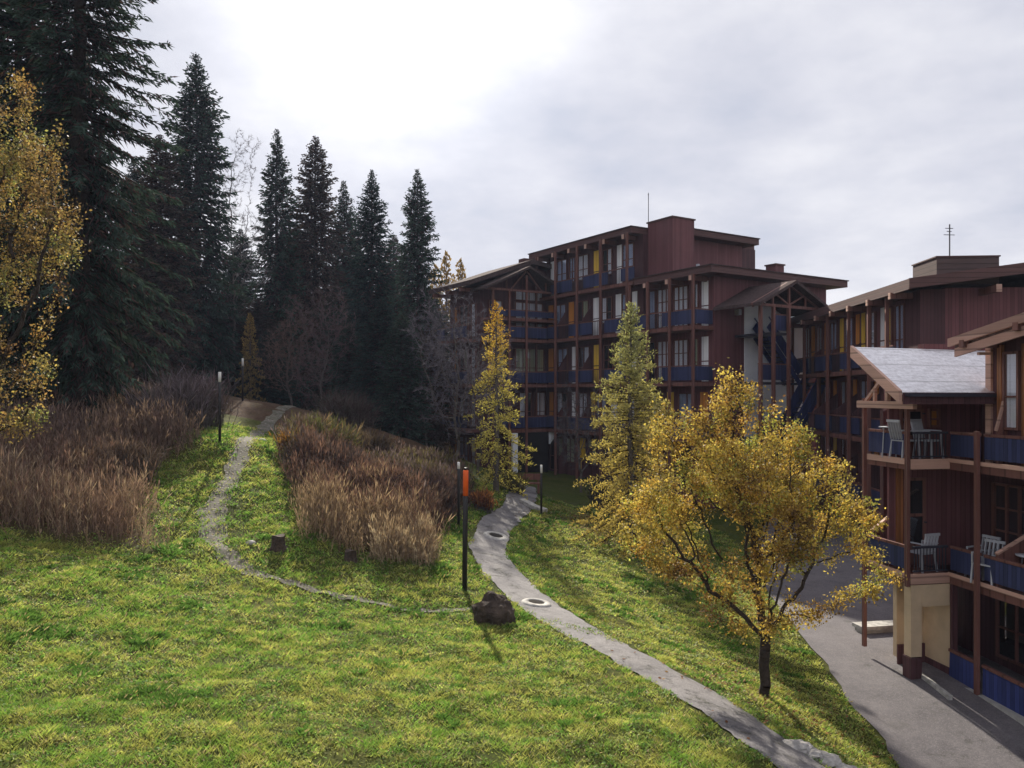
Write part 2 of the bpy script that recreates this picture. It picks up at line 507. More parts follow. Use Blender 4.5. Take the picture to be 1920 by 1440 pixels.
def inpoly(x, y, poly):
    poly = np.array(poly); c = np.zeros(len(x), bool); j = len(poly) - 1
    for i in range(len(poly)):
        xi, yi = poly[i]; xj, yj = poly[j]
        c ^= ((yi > y) != (yj > y)) & (x < (xj - xi) * (y - yi) / (yj - yi + 1e-12) + xi)
        j = i
    return c


BRUSH_A = line([(-330, 1010, 17.5), (0, 1000, 17.6), (150, 1030, 17.8), (320, 1045, 18.2), (330, 1000, 19.6), (300, 940, 21.8), (300, 880, 24.4), (390, 830, 25.6), (330, 780, 31), (100, 780, 31), (-330, 800, 30)])
BRUSH_B = line([(815, 1068, 19.9), (700, 1055, 19.7), (560, 1020, 19.6), (545, 960, 21.5), (525, 900, 23.7), (515, 850, 26.6), (520, 815, 31), (620, 815, 34), (720, 850, 33), (800, 880, 33), (890, 915, 32), (890, 945, 29), (850, 985, 25.2), (825, 1030, 22)])

def ground(x, y):
    z = ground0(x, y)
    x = np.asarray(x, float).ravel(); y = np.asarray(y, float).ravel()
    soft = np.clip((dist_line(x, y, PATH) - 0.5) / 1.0, 0, 1) * np.clip((road_edge(y) - 0.2 - x) / 0.8, 0, 1)
    return z + soft * ((fnoise(x * 0.9, y * 0.9, 3) - 0.5) * 0.22 + (fnoise(x * 3.0, y * 3.0, 8) - 0.5) * 0.07)


def gz(x, y):
    return float(ground(np.array([x]), np.array([y]))[0])


def graded(c0, c1, step, far, k=1.22):
    a = list(np.arange(c0, c1 + 1e-6, step)); s = step; x = a[-1]
    while x < far:
        s *= k; x += s; a.append(x)
    s = step; x = c0; b = []
    while x > -far:
        s *= k; x -= s; b.append(x)
    return np.array(b[::-1] + a)


gx = graded(-16, 14, 0.22, 900); gy = graded(6, 40, 0.22, 900)
GX, GY = np.meshgrid(gx, gy)
gzv = ground(GX.ravel(), GY.ravel())
V = np.column_stack([GX.ravel(), GY.ravel(), gzv])
nx_, ny_ = len(gx), len(gy)
I = (np.arange(ny_ - 1)[:, None] * nx_ + np.arange(nx_ - 1)[None, :]).ravel()
fq = np.column_stack([I, I + 1, I + nx_ + 1, I + nx_])
lawn = arr_mesh('lawn', V, [fq], M['ground'], smooth=True)
tag(lawn, kind='structure')
X, Y = V[:, 0], V[:, 1]
def closed(p): return np.repeat(np.array(list(p) + [p[0]], float), 3, 0)[1:]
fa = inpoly(X, Y, BRUSH_A) * np.clip(dist_line(X, Y, closed(BRUSH_A)) / 1.2, 0, 1) + inpoly(X, Y, BRUSH_B) * np.clip(dist_line(X, Y, closed(BRUSH_B)) / 1.2, 0, 1)
forest = (Y > 33) & (X < -3.0 - (Y - 33) * 0.02)
brown = np.clip(1 - np.hypot((X - 4.4) / 2.6, (Y - 30.5) / 2.2), 0, 1) * 1.6
lit = np.clip(np.maximum(np.maximum(fa * 0.9, forest * 1.0), brown) * (0.55 + 0.9 * fnoise(X * 1.3, Y * 1.3, 5)), 0, 1)
at = lawn.data.attributes.new('litter', 'FLOAT', 'POINT')
at.data.foreach_set('value', lit.astype(np.float32))


def strip(name, ln, half, off, mat, jit=0.06, seed=0, nacross=5):
    d = np.gradient(ln, axis=0); nrm = unit(np.column_stack([-d[:, 1], d[:, 0]]))
    s = np.cumsum(np.r_[0, np.linalg.norm(np.diff(ln, axis=0), axis=1)])
    hw = np.interp(np.linspace(0, 1, len(ln)), np.linspace(0, 1, len(half)), half)
    l_ = hw + (fnoise(s * 1.6, s * 0 + 3, seed) - 0.5) * jit * 4
    r_ = hw + (fnoise(s * 1.6, s * 0 + 9, seed + 4) - 0.5) * jit * 4
    tt = np.linspace(-1, 1, nacross)
    off_ = np.where(tt[None, :] < 0, tt[None, :] * r_[:, None], tt[None, :] * l_[:, None])
    P = ln[:, None, :] + nrm[:, None, :] * off_[:, :, None]
    P = P.reshape(-1, 2)
    z = ground(P[:, 0], P[:, 1]) + off
    n = len(ln)
    I = (np.arange(n - 1)[:, None] * nacross + np.arange(nacross - 1)[None, :]).ravel()
    f = np.column_stack([I, I + nacross, I + nacross + 1, I + 1])
    o = arr_mesh(name, np.column_stack([P, z]), [f], mat, smooth=True)
    return tag(o, kind='structure')


strip('path', PATH, [0.58, 0.60, 0.54, 0.56, 0.60, 0.56, 0.54, 0.55], 0.025, M['path'], 0.07, 3)
strip('trail', TRAIL, [0.07, 0.06, 0.09, 0.22, 0.34, 0.28, 0.26, 0.34], 0.02, M['trail'], 0.10, 11)

# road sheet
ry = np.arange(-14, 60, 0.4); tt = np.linspace(0, 1, 40)
e = road_edge(ry) + (fnoise(ry * 0.8, ry * 0, 21) - 0.5) * 0.35
RX = e[:, None] + (26 - e[:, None]) * tt[None, :]
RY = np.repeat(ry[:, None], 40, 1)
rz = ground(RX.ravel(), RY.ravel()) + 0.03
I = (np.arange(len(ry) - 1)[:, None] * 40 + np.arange(39)[None, :]).ravel()
tag(arr_mesh('road', np.column_stack([RX.ravel(), RY.ravel(), rz]), [np.column_stack([I, I + 1, I + 41, I + 40])], M['road'], smooth=True), kind='structure')


# ------------------------------------------------------------------ grass, dead stalks, litter
rs = np.random.RandomState(11)


def in_road(x, y): return x > road_edge(y) - 0.05


def scatter(n, ymin, ymax, k=0.82, p=1.0):
    """points in the wedge of ground before the camera, density falling with distance"""
    u = rs.rand(n)
    y = ymin * (ymax / ymin) ** u if p == 0 else (ymin ** p + u * (ymax ** p - ymin ** p)) ** (1 / p)
    x = (rs.rand(n) * 2 - 1) * k * (y + 1.0)
    return x, y


x, y = scatter(760000, 7.2, 34, 0.76, 0.5)
pd = dist_line(x, y, PATH); td = dist_line(x, y, TRAIL)
nz = fnoise(x * 0.8, y * 0.8, 31)
keep = ~in_road(x, y) & ((pd > 0.34 + 0.30 * nz + 0.22 * vnoise(x * 3, y * 3, 33)) | ((np.abs(y - 17.4 + 0.5 * x) < 0.55 * vnoise(x * 4, y * 4, 36)) & (rs.rand(len(x)) < 0.4))) & (td > np.where(y < 19, 0.35, np.where(y < 24, 0.6, 0.42)) * rs.rand(len(x)) ** np.where(y < 24, 1.7, 0.6)) & (~inpoly(x, y, BRUSH_A) | (rs.rand(len(x)) < np.exp(-dist_line(x, y, closed(BRUSH_A)) / 0.35))) & (x < 9)
inB = inpoly(x, y, BRUSH_B)
keep &= ~inB | (rs.rand(len(x)) < 0.10 + np.exp(-dist_line(x, y, closed(BRUSH_B)) / 0.45))
keep &= ~((y > 31) & (x < -4.5))
keep &= (rs.rand(len(x)) < np.clip((fnoise(x * 2.1 + 30, y * 2.1, 35) - 0.22) * 5, 0.12, 1))
x, y = x[keep], y[keep]
speck = rs.rand(len(x)) < 0.012
tuft = fnoise(x * 2.6, y * 2.6, 41)
weed = vnoise(x * 1.1 + 3, y * 1.1, 51) * 0.6 + vnoise(x * 4.0, y * 4.0, 52) * 0.4
dry = fnoise(x * 0.45 + 7, y * 0.45, 61)
pdl = dist_line(x, y, PATH)
bank = np.clip((x - np.interp(y, PATH[::-1, 1][np.argsort(PATH[::-1, 1])], PATH[::-1, 0][np.argsort(PATH[::-1, 1])])) / 1.2 - 0.4, 0, 1)
n = len(x)
scale = np.clip(y / 13.0, 0.8, 2.0)
h = (0.030 + 0.085 * np.clip(tuft * 1.6 - 0.3, 0, 1) + 0.035 * rs.rand(n) + 0.03 * (vnoise(x * 8, y * 8, 81) - 0.4)) * (0.8 + 0.3 * scale) * 0.68
isw = weed > 0.73
h = np.where(isw, h * 1.1 + 0.015, h) * np.where(bank > 0.5, 0.8, 1)
wd = np.where(isw, 0.026, 0.012) * scale
az = rs.rand(n) * 6.283; lean = 0.35 + 1.1 * rs.rand(n)
isl = (rs.rand(n) < 0.16 + 0.45 * (vnoise(x * 1.7 + 5, y * 1.7, 91) > 0.55)) & ~isw
h = np.where(isl, 0.022 + 0.03 * rs.rand(n), h)
wd = np.where(isl, (0.018 + 0.016 * rs.rand(n)) * scale, wd)
lean = np.where(isl, 0.8 + 2.2 * rs.rand(n), lean)
D = np.column_stack([np.cos(az) * lean, np.sin(az) * lean, np.ones(n)])
N = np.column_stack([np.cos(az + 1.2 + rs.rand(n)), np.sin(az + 1.2), rs.rand(n) * 0.6])
P = np.column_stack([x, y, ground(x, y) - 0.01])
N[isl] = np.column_stack([rs.randn(isl.sum()) * 0.5, rs.randn(isl.sum()) * 0.5, np.ones(isl.sum())])
P[isl, 2] += 0.015 + 0.03 * rs.rand(isl.sum())
Vg, fg = kites(P, D, N, np.where(isl, 0.03 + 0.03 * rs.rand(n), h * np.sqrt(1 + lean ** 2)), wd, 0.45)
fm = vnoise(x * 5.5, y * 5.5, 77) * 0.55 + vnoise(x * 11, y * 11, 78) * 0.45
fb = vnoise(x * 4.3 + 9, y * 4.3, 79) * 0.5 + vnoise(x * 9.5, y * 9.5 + 4, 80) * 0.5
mixd = np.clip((fm - 0.40) * 3.0 + (dry - 0.45) * 1.0 + bank * 0.48 + (rs.rand(n) - 0.5) * 0.5 + 0.06, 0, 1)[:, None]
cg = np.array([0.140, 0.245, 0.045]) * (1 - mixd) + np.array([0.34, 0.345, 0.095]) * mixd
cg = np.where(isw[:, None], np.array([0.085, 0.165, 0.035]), cg) * (0.7 + 0.6 * rs.rand(n))[:, None]
cg = np.where(isl[:, None], cg * (0.65 + 0.7 * rs.rand(n))[:, None] * np.array([0.92, 1.0, 1.1]), cg)
cg = cg * np.clip(0.50 + 1.25 * fb, 0.55, 1.5)[:, None]
cg = np.where(speck[:, None], np.array([0.50, 0.40, 0.16]) * (0.5 + 0.6 * rs.rand(n))[:, None], cg)
straw = (rs.rand(n) < 0.05 + 0.14 * (fb > 0.60))
cg = np.where(straw[:, None], np.array([0.42, 0.34, 0.20]) * (0.5 + 0.7 * rs.rand(n))[:, None], cg)
tag(arr_mesh('grass', Vg, [fg], M['grass'], C=np.repeat(cg, 4, 0)), 'short autumn grass covering the lawn and bank', 'grass', kind='stuff')


def stalks(name, poly, n, hfun, palette, label, seed, heads=True, wbase=0.010):
    r = np.random.RandomState(seed)
    pl_ = np.array(poly); lo, hi = pl_.min(0), pl_.max(0)
    x = lo[0] + r.rand(n) * (hi[0] - lo[0]); y = lo[1] + r.rand(n) * (hi[1] - lo[1])
    k = inpoly(x, y, poly) & (dist_line(x, y, TRAIL) > 0.75)
    cl_ = fnoise(x * 1.1, y * 1.1, seed)
    k &= r.rand(n) < np.clip(cl_ * 2.4 - 0.35, 0.1, 1)
    e0 = dist_line(x, y, np.repeat(np.array(list(poly) + [poly[0]], float), 3, 0)[1:])
    k &= r.rand(n) < np.clip(e0 / (0.4 + 1.6 * fnoise(x * 0.8, y * 0.8, seed + 3)), 0.04, 1)
    x, y, cl_ = x[k], y[k], cl_[k]
    n = len(x)
    ed_ = dist_line(x, y, np.repeat(np.array(list(poly) + [poly[0]], float), 3, 0)[1:])
    h = hfun(x, y) * (0.35 + 0.85 * r.rand(n)) * (0.35 + 1.2 * cl_) * np.clip(0.30 + 0.8 * ed_ + 0.25 * r.randn(n) ** 2, 0.3, 1.0)
    az = r.rand(n) * 6.283; le = 0.04 + 0.60 * r.rand(n) ** 2
    D = unit(np.column_stack([np.cos(az) * le, np.sin(az) * le, np.ones(n)]))
    N = np.column_stack([np.cos(az + r.rand(n) * 3), np.sin(az + r.rand(n) * 3), np.zeros(n)])
    P = np.column_stack([x, y, ground(x, y) - 0.03])
    wsc = np.clip(y / 18, 0.9, 2)
    pal = np.array(palette)
    sel = np.clip(((y - lo[1]) / (hi[1] - lo[1]) * 0.75 + fnoise(x * 0.7, y * 0.7, seed + 9) * 1.0 - 0.35) * len(pal) + (r.rand(n) - 0.5) * 2.0, 0, len(pal) - 1).astype(int)
    c = pal[sel] * (0.6 + 0.8 * r.rand(n))[:, None]
    parts = []
    V, f = kites(P, D, N, h, wbase * wsc * (0.7 + 0.8 * r.rand(n)), 0.35)
    parts.append((V, f, np.repeat(c, 4, 0)))
    for q in range(3):   # side leaves / branchlets
        a2 = r.rand(n) * 6.283
        D2 = unit(D * 0.7 + np.column_stack([np.cos(a2), np.sin(a2), 0.3 * np.ones(n)]) * 0.5)
        P2 = P + D * (h * (0.25 + 0.6 * r.rand(n)))[:, None]
        V, f = kites(P2, D2, N, h * (0.12 + 0.2 * r.rand(n)), 0.016 * wsc * (0.6 + r.rand(n)), 0.5)
        parts.append((V, f, np.repeat(c * (0.7 + 0.5 * r.rand(n))[:, None], 4, 0)))
    if heads:
        hh = r.rand(n) < 0.6
        V, f = kites((P + D * (h * 0.82)[:, None])[hh], D[hh], N[hh], (h * 0.20)[hh], (0.026 * wsc)[hh], 0.5)
        parts.append((V, f, np.repeat(c[hh] * 1.1, 4, 0)))
    V, f, C = merge(parts)
    return tag(arr_mesh(name, V, [f], M['dry'], C=C), label, 'dry undergrowth', kind='stuff')


tan_ = (0.31, 0.22, 0.145); red_ = (0.165, 0.095, 0.075); brn = (0.105, 0.072, 0.06); pale = (0.42, 0.33, 0.23); pur = (0.15, 0.112, 0.112); olv = (0.13, 0.11, 0.05)
stalks('dead_undergrowth', BRUSH_A, 75000, lambda x, y: 1.15 + 0 * x, [(0.23, 0.15, 0.115), (0.32, 0.235, 0.165), (0.22, 0.135, 0.105), (0.16, 0.11, 0.085), (0.23, 0.16, 0.12), (0.20, 0.135, 0.11), (0.15, 0.10, 0.085), (0.18, 0.13, 0.12)], 'tall reddish brown dead stalks below the big spruce', 71)
front = lambda x, y: np.clip(1.15 - 0.02 * (y - 19.6), 0.85, 1.2)
stalks('dry_undergrowth', BRUSH_B, 80000, front, [tan_, tan_, red_, brn, red_, brn, pur, olv, brn], 'tan and dark red dead stalks on the mound between trail and path', 72)
TANF = line([(815, 1072, 19.8), (690, 1058, 19.6), (700, 1010, 21.0), (800, 1000, 22.3), (825, 1030, 21.6)])
stalks('dry_grass', TANF, 16000, lambda x, y: 1.1 + 0 * x, [tan_, pale, tan_, pale], 'pale tan dry grass at the foot of the mound', 73)

# fallen leaves under the trees
nl = 5000
x = np.r_[rs.normal(4.2, 1.5, nl), rs.normal(4.9, 1.3, 600)]; y = np.r_[rs.normal(30, 1.4, nl), rs.normal(15.2, 1.4, 600)]
k = ~in_road(x, y) & (dist_line(x, y, PATH) > 0.2); x, y = x[k], y[k]; n = len(x)
az = rs.rand(n) * 6.283
V, f = kites(np.column_stack([x, y, ground(x, y) + 0.03 + 0.03 * rs.rand(n)]), np.column_stack([np.cos(az), np.sin(az), 0.2 * rs.randn(n)]), np.column_stack([0.3 * rs.randn(n), 0.3 * rs.randn(n), np.ones(n)]), 0.05 + 0.04 * rs.rand(n), 0.035 + 0.03 * rs.rand(n), 0.5)
pal = np.array([(0.16, 0.07, 0.03), (0.22, 0.12, 0.03), (0.11, 0.05, 0.025)])
tag(arr_mesh('fallen_leaves', V, [f], M['litter'], C=np.repeat(pal[rs.randint(0, 3, n)], 4, 0)), 'brown fallen leaves strewn on the bank', 'fallen leaves', kind='stuff')


# ------------------------------------------------------------------ trees
def conifer_data(h, rmax, seed, nb, tw, pal, kl=0.34, kw=0.10, droop=0.5, start=0.05, expo=0.75, tufts=False, ragged=0.3):
    r = np.random.RandomState(seed)
    wood, fol = [], []
    zt = np.linspace(0, h, 14)
    ox = np.cumsum(r.randn(14) * 0.03 * h / 15); oy = np.cumsum(r.randn(14) * 0.03 * h / 15)
    tp = np.column_stack([ox - ox[0], oy - oy[0], zt])
    rad = (0.013 * h + 0.03) * (1 - zt / h) ** 0.9 + 0.012
    V, f = segs(tp[:-1], tp[1:], rad[:-1], rad[1:], 8)
    trunk = (V, f)
    bp0, bp1, br0, br1 = [], [], [], []
    P, D, N, L, W, T = [], [], [], [], [], []
    for i in range(nb):
        t = start + (1 - start) * ((i + r.rand()) / nb) ** 0.92
        z = h * min(t, 0.995)
        base = np.array([np.interp(z, zt, tp[:, 0]), np.interp(z, zt, tp[:, 1]), z])
        ln = rmax * ((1 - t) ** expo if tufts else 1 - math.exp(-(1 - t) / expo)) * (1 - ragged + ragged * 1.5 * r.rand()) + 0.06
        if t < 0.15: ln *= 0.65 + 2.3 * t
        a = i * 2.39996 + r.randn() * 0.4
        hd = np.array([math.cos(a), math.sin(a), 0.0])
        up = 0.55 * (t - 0.45) * 1.6
        dr = droop * (1 - t) * (0.7 + 0.6 * r.rand())
        us = np.linspace(0, 1, 5)
        pt = base + hd * (ln * us)[:, None] + np.array([0, 0, 1.0]) * (ln * (up * us - dr * us ** 1.3 + 0.35 * dr * us ** 3))[:, None]
        bp0.append(pt[:-1]); bp1.append(pt[1:])
        rr = (0.012 + 0.010 * ln) * (1 - us * 0.85)
        br0.append(rr[:-1]); br1.append(rr[1:])
        m = max(5, int(ln * tw * (0.8 + 0.4 * r.rand())))
        u = 0.08 + 0.92 * r.rand(m) ** 0.8
        q = np.column_stack([np.interp(u, us, pt[:, k]) for k in range(3)])
        dd = unit(pt[np.minimum((u * 4).astype(int) + 1, 4)] - pt[np.minimum((u * 4).astype(int), 3)])
        side = np.array([-hd[1], hd[0], 0])
        sg = np.where(r.rand(m) < 0.5, -1.0, 1.0)[:, None]
        if tufts:
            dv = unit(r.randn(m, 3) * 0.7 + dd * 0.5 + np.array([0, 0, 0.5]))
            tl = kl * (0.6 + 0.7 * r.rand(m))
        else:
            dv = unit(dd * (0.5 + 0.5 * r.rand(m))[:, None] + side * sg * (0.2 + 0.75 * r.rand(m))[:, None] + np.array([0, 0, -1.0]) * (0.05 + (0.35 + droop * (1 - t) * 1.3) * r.rand(m) ** 1.3)[:, None] + r.randn(m, 3) * 0.18)
            tl = kl * (0.55 + 0.8 * r.rand(m)) * (1.25 - 0.7 * u) * (0.3 + 0.75 * min(1, ln / 1.3))
        q = q + r.randn(m, 3) * 0.05
        P.append(q); D.append(dv); L.append(tl); T.append(np.column_stack([np.full(m, t), u]))
        N.append(unit(np.array([0, 0, 0.6]) + r.randn(m, 3) * 0.8)); W.append(kw * (0.7 + 0.6 * r.rand(m)))
    P, D, N, L, W, T = [np.concatenate(a) for a in (P, D, N, L, W, T)]
    n = len(P)
    c = pal(T[:, 0], T[:, 1], r)
    V1, f1 = kites(P, D, N, L, W)
    N2 = np.cross(D, N) + 0.3 * r.randn(n, 3)
    V2, f2 = kites(P, D, N2, L * 0.9, W * 0.8)
    V3, f3 = segs(np.concatenate(bp0), np.concatenate(bp1), np.concatenate(br0), np.concatenate(br1), 3)
    cr = merge([(V1, f1, np.repeat(c, 4, 0)), (V2, f2, np.repeat(c * 0.9, 4, 0)), (V3, f3, np.array([0.035, 0.024, 0.02]))])
    return trunk, cr


def plant_tree(name, data, loc, label, cat, group, bark, leafmat, rz=0.0, sc=None):
    e = empty(name, loc, label, cat, group, rz, sc)
    (tv, tf), (cv, cf, cc) = data
    arr_mesh('trunk', tv, [tf], bark, e, smooth=True)
    arr_mesh('crown', cv, [cf], leafmat, e, C=cc)
    return e


def copy_tree(o, loc, label, group=None, rz=0.0, sc=None):
    c = o.copy(); col.objects.link(c)
    c.location = loc; c.rotation_euler = (0, 0, rz)
    c.scale = sc or (1, 1, 1)
    c['label'] = label
    if group: c['group'] = group
    elif 'group' in c: del c['group']
    for ch in list(o.children):
        k = ch.copy(); col.objects.link(k); k.parent = c
        for g in list(ch.children):
            q = g.copy(); col.objects.link(q); q.parent = k
    return c


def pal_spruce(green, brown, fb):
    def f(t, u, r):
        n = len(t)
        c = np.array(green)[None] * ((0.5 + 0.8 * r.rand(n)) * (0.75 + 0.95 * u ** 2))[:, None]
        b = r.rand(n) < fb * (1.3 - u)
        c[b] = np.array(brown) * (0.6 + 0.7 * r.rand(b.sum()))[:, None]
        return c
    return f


def pal_larch(top, low, tm):
    def f(t, u, r):
        k = np.clip((t - tm) / 0.45 + (r.rand(len(t)) - 0.5) * 0.5, 0, 1)[:, None]
        c = np.array(top)[None] * k + np.array(low)[None] * (1 - k)
        return c * (0.6 + 0.8 * r.rand(len(t)))[:, None]
    return f


# space-colonised broadleaf skeleton
def colonise(root, trunk_h, blobs, seed, natt=700, step=0.16, kill=0.28, lean=(0, 0)):
    r = np.random.RandomState(seed)
    bl = np.array(blobs, float)       # x y z r weight
    wgt = bl[:, 3] ** 3 * (bl[:, 4] if bl.shape[1] > 4 else 1)
    pick = r.choice(len(bl), natt, p=wgt / wgt.sum())
    d = unit(r.randn(natt, 3)) * (r.rand(natt) ** (1 / 2.5))[:, None]
    A = bl[pick, :3] + d * bl[pick, 3:4]
    A = A[A[:, 2] > trunk_h * 0.8]
    nodes = [np.array(root, float)]; par = [-1]
    k = max(2, int(trunk_h / step))
    for i in range(k):
        nodes.append(nodes[-1] + np.array([lean[0] * step + r.randn() * 0.012, lean[1] * step + r.randn() * 0.012, step])); par.append(len(nodes) - 2)
    nodes = np.array(nodes); par = list(par)
    dist = np.linalg.norm(A[:, None] - nodes[None], axis=2)
    near = dist.argmin(1); nd = dist.min(1)
    alive = np.ones(len(A), bool)
    for it in range(140):
        if not alive.any(): break
        v = unit(A - nodes[near])
        acc = {}
        for j in np.nonzero(alive)[0]:
            acc.setdefault(near[j], []).append(j)
        new, np_ = [], []
        for k_, js in acc.items():
            g = v[js].mean(0) + r.randn(3) * 0.18
            g /= np.linalg.norm(g) + 1e-9
            p = nodes[k_] + g * step
            new.append(p); np_.append(k_)
        if not new: break
        new = np.array(new)
        dn = np.linalg.norm(A[:, None] - new[None], axis=2)
        bi = dn.argmin(1); bd = dn.min(1)
        # drop stuck duplicates
        i0 = len(nodes)
        nodes = np.concatenate([nodes, new]); par += np_
        up_ = bd < nd
        near[up_] = i0 + bi[up_]; nd[up_] = bd[up_]
        alive &= nd > kill
        if len(nodes) > 9000: break
    par = np.array(par)
    return nodes, par


def skeleton_tree(root, trunk_h, blobs, seed, base_r, natt=700, step=0.16, kill=0.28, tip=0.006, lean=(0, 0)):
    nodes, par = colonise(root, trunk_h, blobs, seed, natt, step, kill, lean)
    n = len(nodes)
    acc = np.zeros(n); kids = np.zeros(n, int)
    for i in range(1, n): kids[par[i]] += 1
    e = 2.3
    rad = np.zeros(n)
    for i in range(n - 1, 0, -1):
        rad[i] = max(tip, acc[i] ** (1 / e)) if kids[i] else tip
        acc[par[i]] += rad[i] ** e
    rad[0] = max(tip, acc[0] ** (1 / e))
    s = base_r / rad[0]
    rad = np.maximum(tip, tip + (rad - tip) * s if s > 0 else rad)
    rad[0] *= 1.5
    i = np.arange(1, n)
    big = rad[i] > tip * 2.2
    return nodes, par, rad, kids, i, big


def leafy(nodes, par, rad, kids, tip, seed, per, spread, size, pal, upright=0.3, keep=1.0, zfun=None):
    r = np.random.RandomState(seed)
    ok = np.nonzero((rad < tip * 2.6) & (nodes[:, 2] > nodes[:, 2].max() * 0.14))[0]
    ok = ok[r.rand(len(ok)) < keep]
    q_ = nodes[ok]
    cn = vnoise(q_[:, 0] * 1.5 + q_[:, 1] * 1.1 + 40, q_[:, 2] * 1.5 - q_[:, 1] * 0.9 + 40, seed) * 0.6 + vnoise(q_[:, 0] * 3 - q_[:, 1] * 2 + 90, q_[:, 2] * 3 + q_[:, 1] * 2 + 70, seed + 2) * 0.4
    ok = ok[(cn > 0.26) | (r.rand(len(ok)) < 0.3)]
    w_ = 0.3 + 1.4 * r.rand(len(ok)) ** 2
    rep = np.repeat(ok, np.maximum(1, (per * w_).astype(int)))
    n = len(rep)
    P = nodes[rep] + r.randn(n, 3) * spread
    D = r.randn(n, 3) * 0.8 + np.array([0, 0, upright])
    N = r.randn(n, 3)
    s_ = size * (0.45 + 0.9 * r.rand(n))
    V, f = kites(P, D, N, s_, s_ * 0.62, 0.5)
    nb_ = 0.65 + 0.7 * r.rand(len(nodes)); hu = r.rand(len(nodes))
    c = pal(P, r) * nb_[rep][:, None] * np.where((hu[rep] < 0.15)[:, None], np.array([[0.75, 1.0, 1.0]]), np.where((hu[rep] > 0.85)[:, None], np.array([[1.0, 0.87, 0.85]]), 1.0))
    return V, f, np.repeat(c, 4, 0)


def pal_mix(cols, wts, freq=1.2):
    cols = np.array(cols)
    def f(P, r):
        g = fnoise(P[:, 0] * freq + P[:, 1] * 0.7, P[:, 2] * freq + P[:, 1] * 0.3, 17)
        k = np.clip((g * 1.5 - 0.25) * len(cols) + (r.rand(len(P)) - 0.5) * 2.2, 0, len(cols) - 1).astype(int)
        return cols[k] * (0.65 + 0.7 * r.rand(len(P)))[:, None]
    return f


def broadleaf(name, loc, label, cat, blobs, trunk_h, base_r, seed, natt, per, spread, size, pal, bark, group=None, tip=0.006, step=0.16, kill=0.28, keep=1.0, upright=0.3, lean=(0, 0), twig=(0.05, 0.035, 0.028), twigs=0, leafmat=None):
    nodes, par, rad, kids, i, big = skeleton_tree((0, 0, -0.15), trunk_h, blobs, seed, base_r, natt, step, kill, tip, lean)
    e = empty(name, loc, label, cat, group)
    b = i[big]
    tv, tf = segs(nodes[par[b]], nodes[b], np.minimum(rad[par[b]], rad[b] * 1.6), rad[b], 7)
    arr_mesh('trunk', tv, [tf], bark, e, smooth=True)
    s = i[~big]
    parts = []
    V, f = segs(nodes[par[s]], nodes[s], np.full(len(s), tip * 1.3), np.full(len(s), tip), 3)
    parts.append((V, f, np.array(twig)))
    if twigs:
        r = np.random.RandomState(seed + 5)
        q = np.repeat(s, twigs); m = len(q)
        dv = unit(nodes[q] - nodes[par[q]]) + r.randn(m, 3) * 0.55 + np.array([0, 0, 0.15])
        V, f = kites(nodes[q], dv, r.randn(m, 3), (0.25 + 0.5 * r.rand(m)) * step * 2.2, np.full(m, tip * 2.0), 0.3)
        parts.append((V, f, np.array(twig) * 1.1))
    if per > 0:
        parts.append(leafy(nodes, par, rad, kids, tip, seed + 1, per, spread, size, pal, upright, keep))
    V, f, C = merge(parts)
    arr_mesh('crown', V, [f], leafmat or M['leaves'], e, C=C)
    return e


def at(u, d, z=None):
    x = (u - 960) / F * d
    return (x, d, gz(x, d) - 0.05 if z is None else z)


# -- spruces: prototypes, then copies
G1 = (0.038, 0.062, 0.048); B1 = (0.095, 0.055, 0.055)
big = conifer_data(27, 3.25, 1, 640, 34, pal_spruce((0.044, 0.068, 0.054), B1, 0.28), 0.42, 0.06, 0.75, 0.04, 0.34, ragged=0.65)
plant_tree('spruce_tree', big, at(160, 27.0), 'tallest dark spruce with drooping boughs, standing behind the yellow leafed tree', 'tree', 'spruces at the edge of the wood', M['bark'], M['needles'])
protos = []
SPR = [  # u, v_top, depth, radius factor, prototype, label
    (370, 100, 56, 1.4, 0, 'broad dense spruce with twin tips, second tallest, rising above the snow pole'),
    (520, 245, 62, 1.1, 1, 'slim spruce with narrow pointed tip between bare tree and brownish spruce'),
    (592, 255, 64, 1.35, 2, 'brownish spruce with loose ragged outline above the end of the trail'),
    (640, 340, 68, 1.2, 1, 'small brown spruce peeking out beside the ragged brownish spruce'),
    (698, 320, 60, 1.15, 3, 'straight dark spruce with even sides over the mound of dead stalks'),
    (785, 318, 58, 0.95, 0, 'last pointed spruce of the front row, nearest the apartment block'),
]
SETS = [(pal_spruce(G1, B1, 0.12), 0.42, 2.5), (pal_spruce(G1, B1, 0.2), 0.4, 2.1), (pal_spruce((0.058, 0.050, 0.040), (0.105, 0.060, 0.055), 0.5), 0.44, 2.4), (pal_spruce((0.028, 0.048, 0.042), B1, 0.1), 0.4, 2.3)]
PH = 15.0
for i, (u, v, d, rf, pi, lab) in enumerate(SPR):
    loc = at(u, d)
    h = (HV - v) / F * d - loc[2]
    sc = (rf, rf, h / PH)
    if len(protos) <= pi and pi == len(protos):
        pal_, dr, rm = SETS[pi]
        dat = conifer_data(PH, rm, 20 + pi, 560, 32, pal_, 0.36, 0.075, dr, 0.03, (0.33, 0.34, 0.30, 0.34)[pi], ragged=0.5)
        protos.append(plant_tree('spruce_tree', dat, loc, lab, 'tree', 'spruces at the edge of the wood', M['bark'], M['needles'], 0, sc))
    else:
        copy_tree(protos[pi], loc, lab, 'spruces at the edge of the wood', rnd.random() * 6, sc)
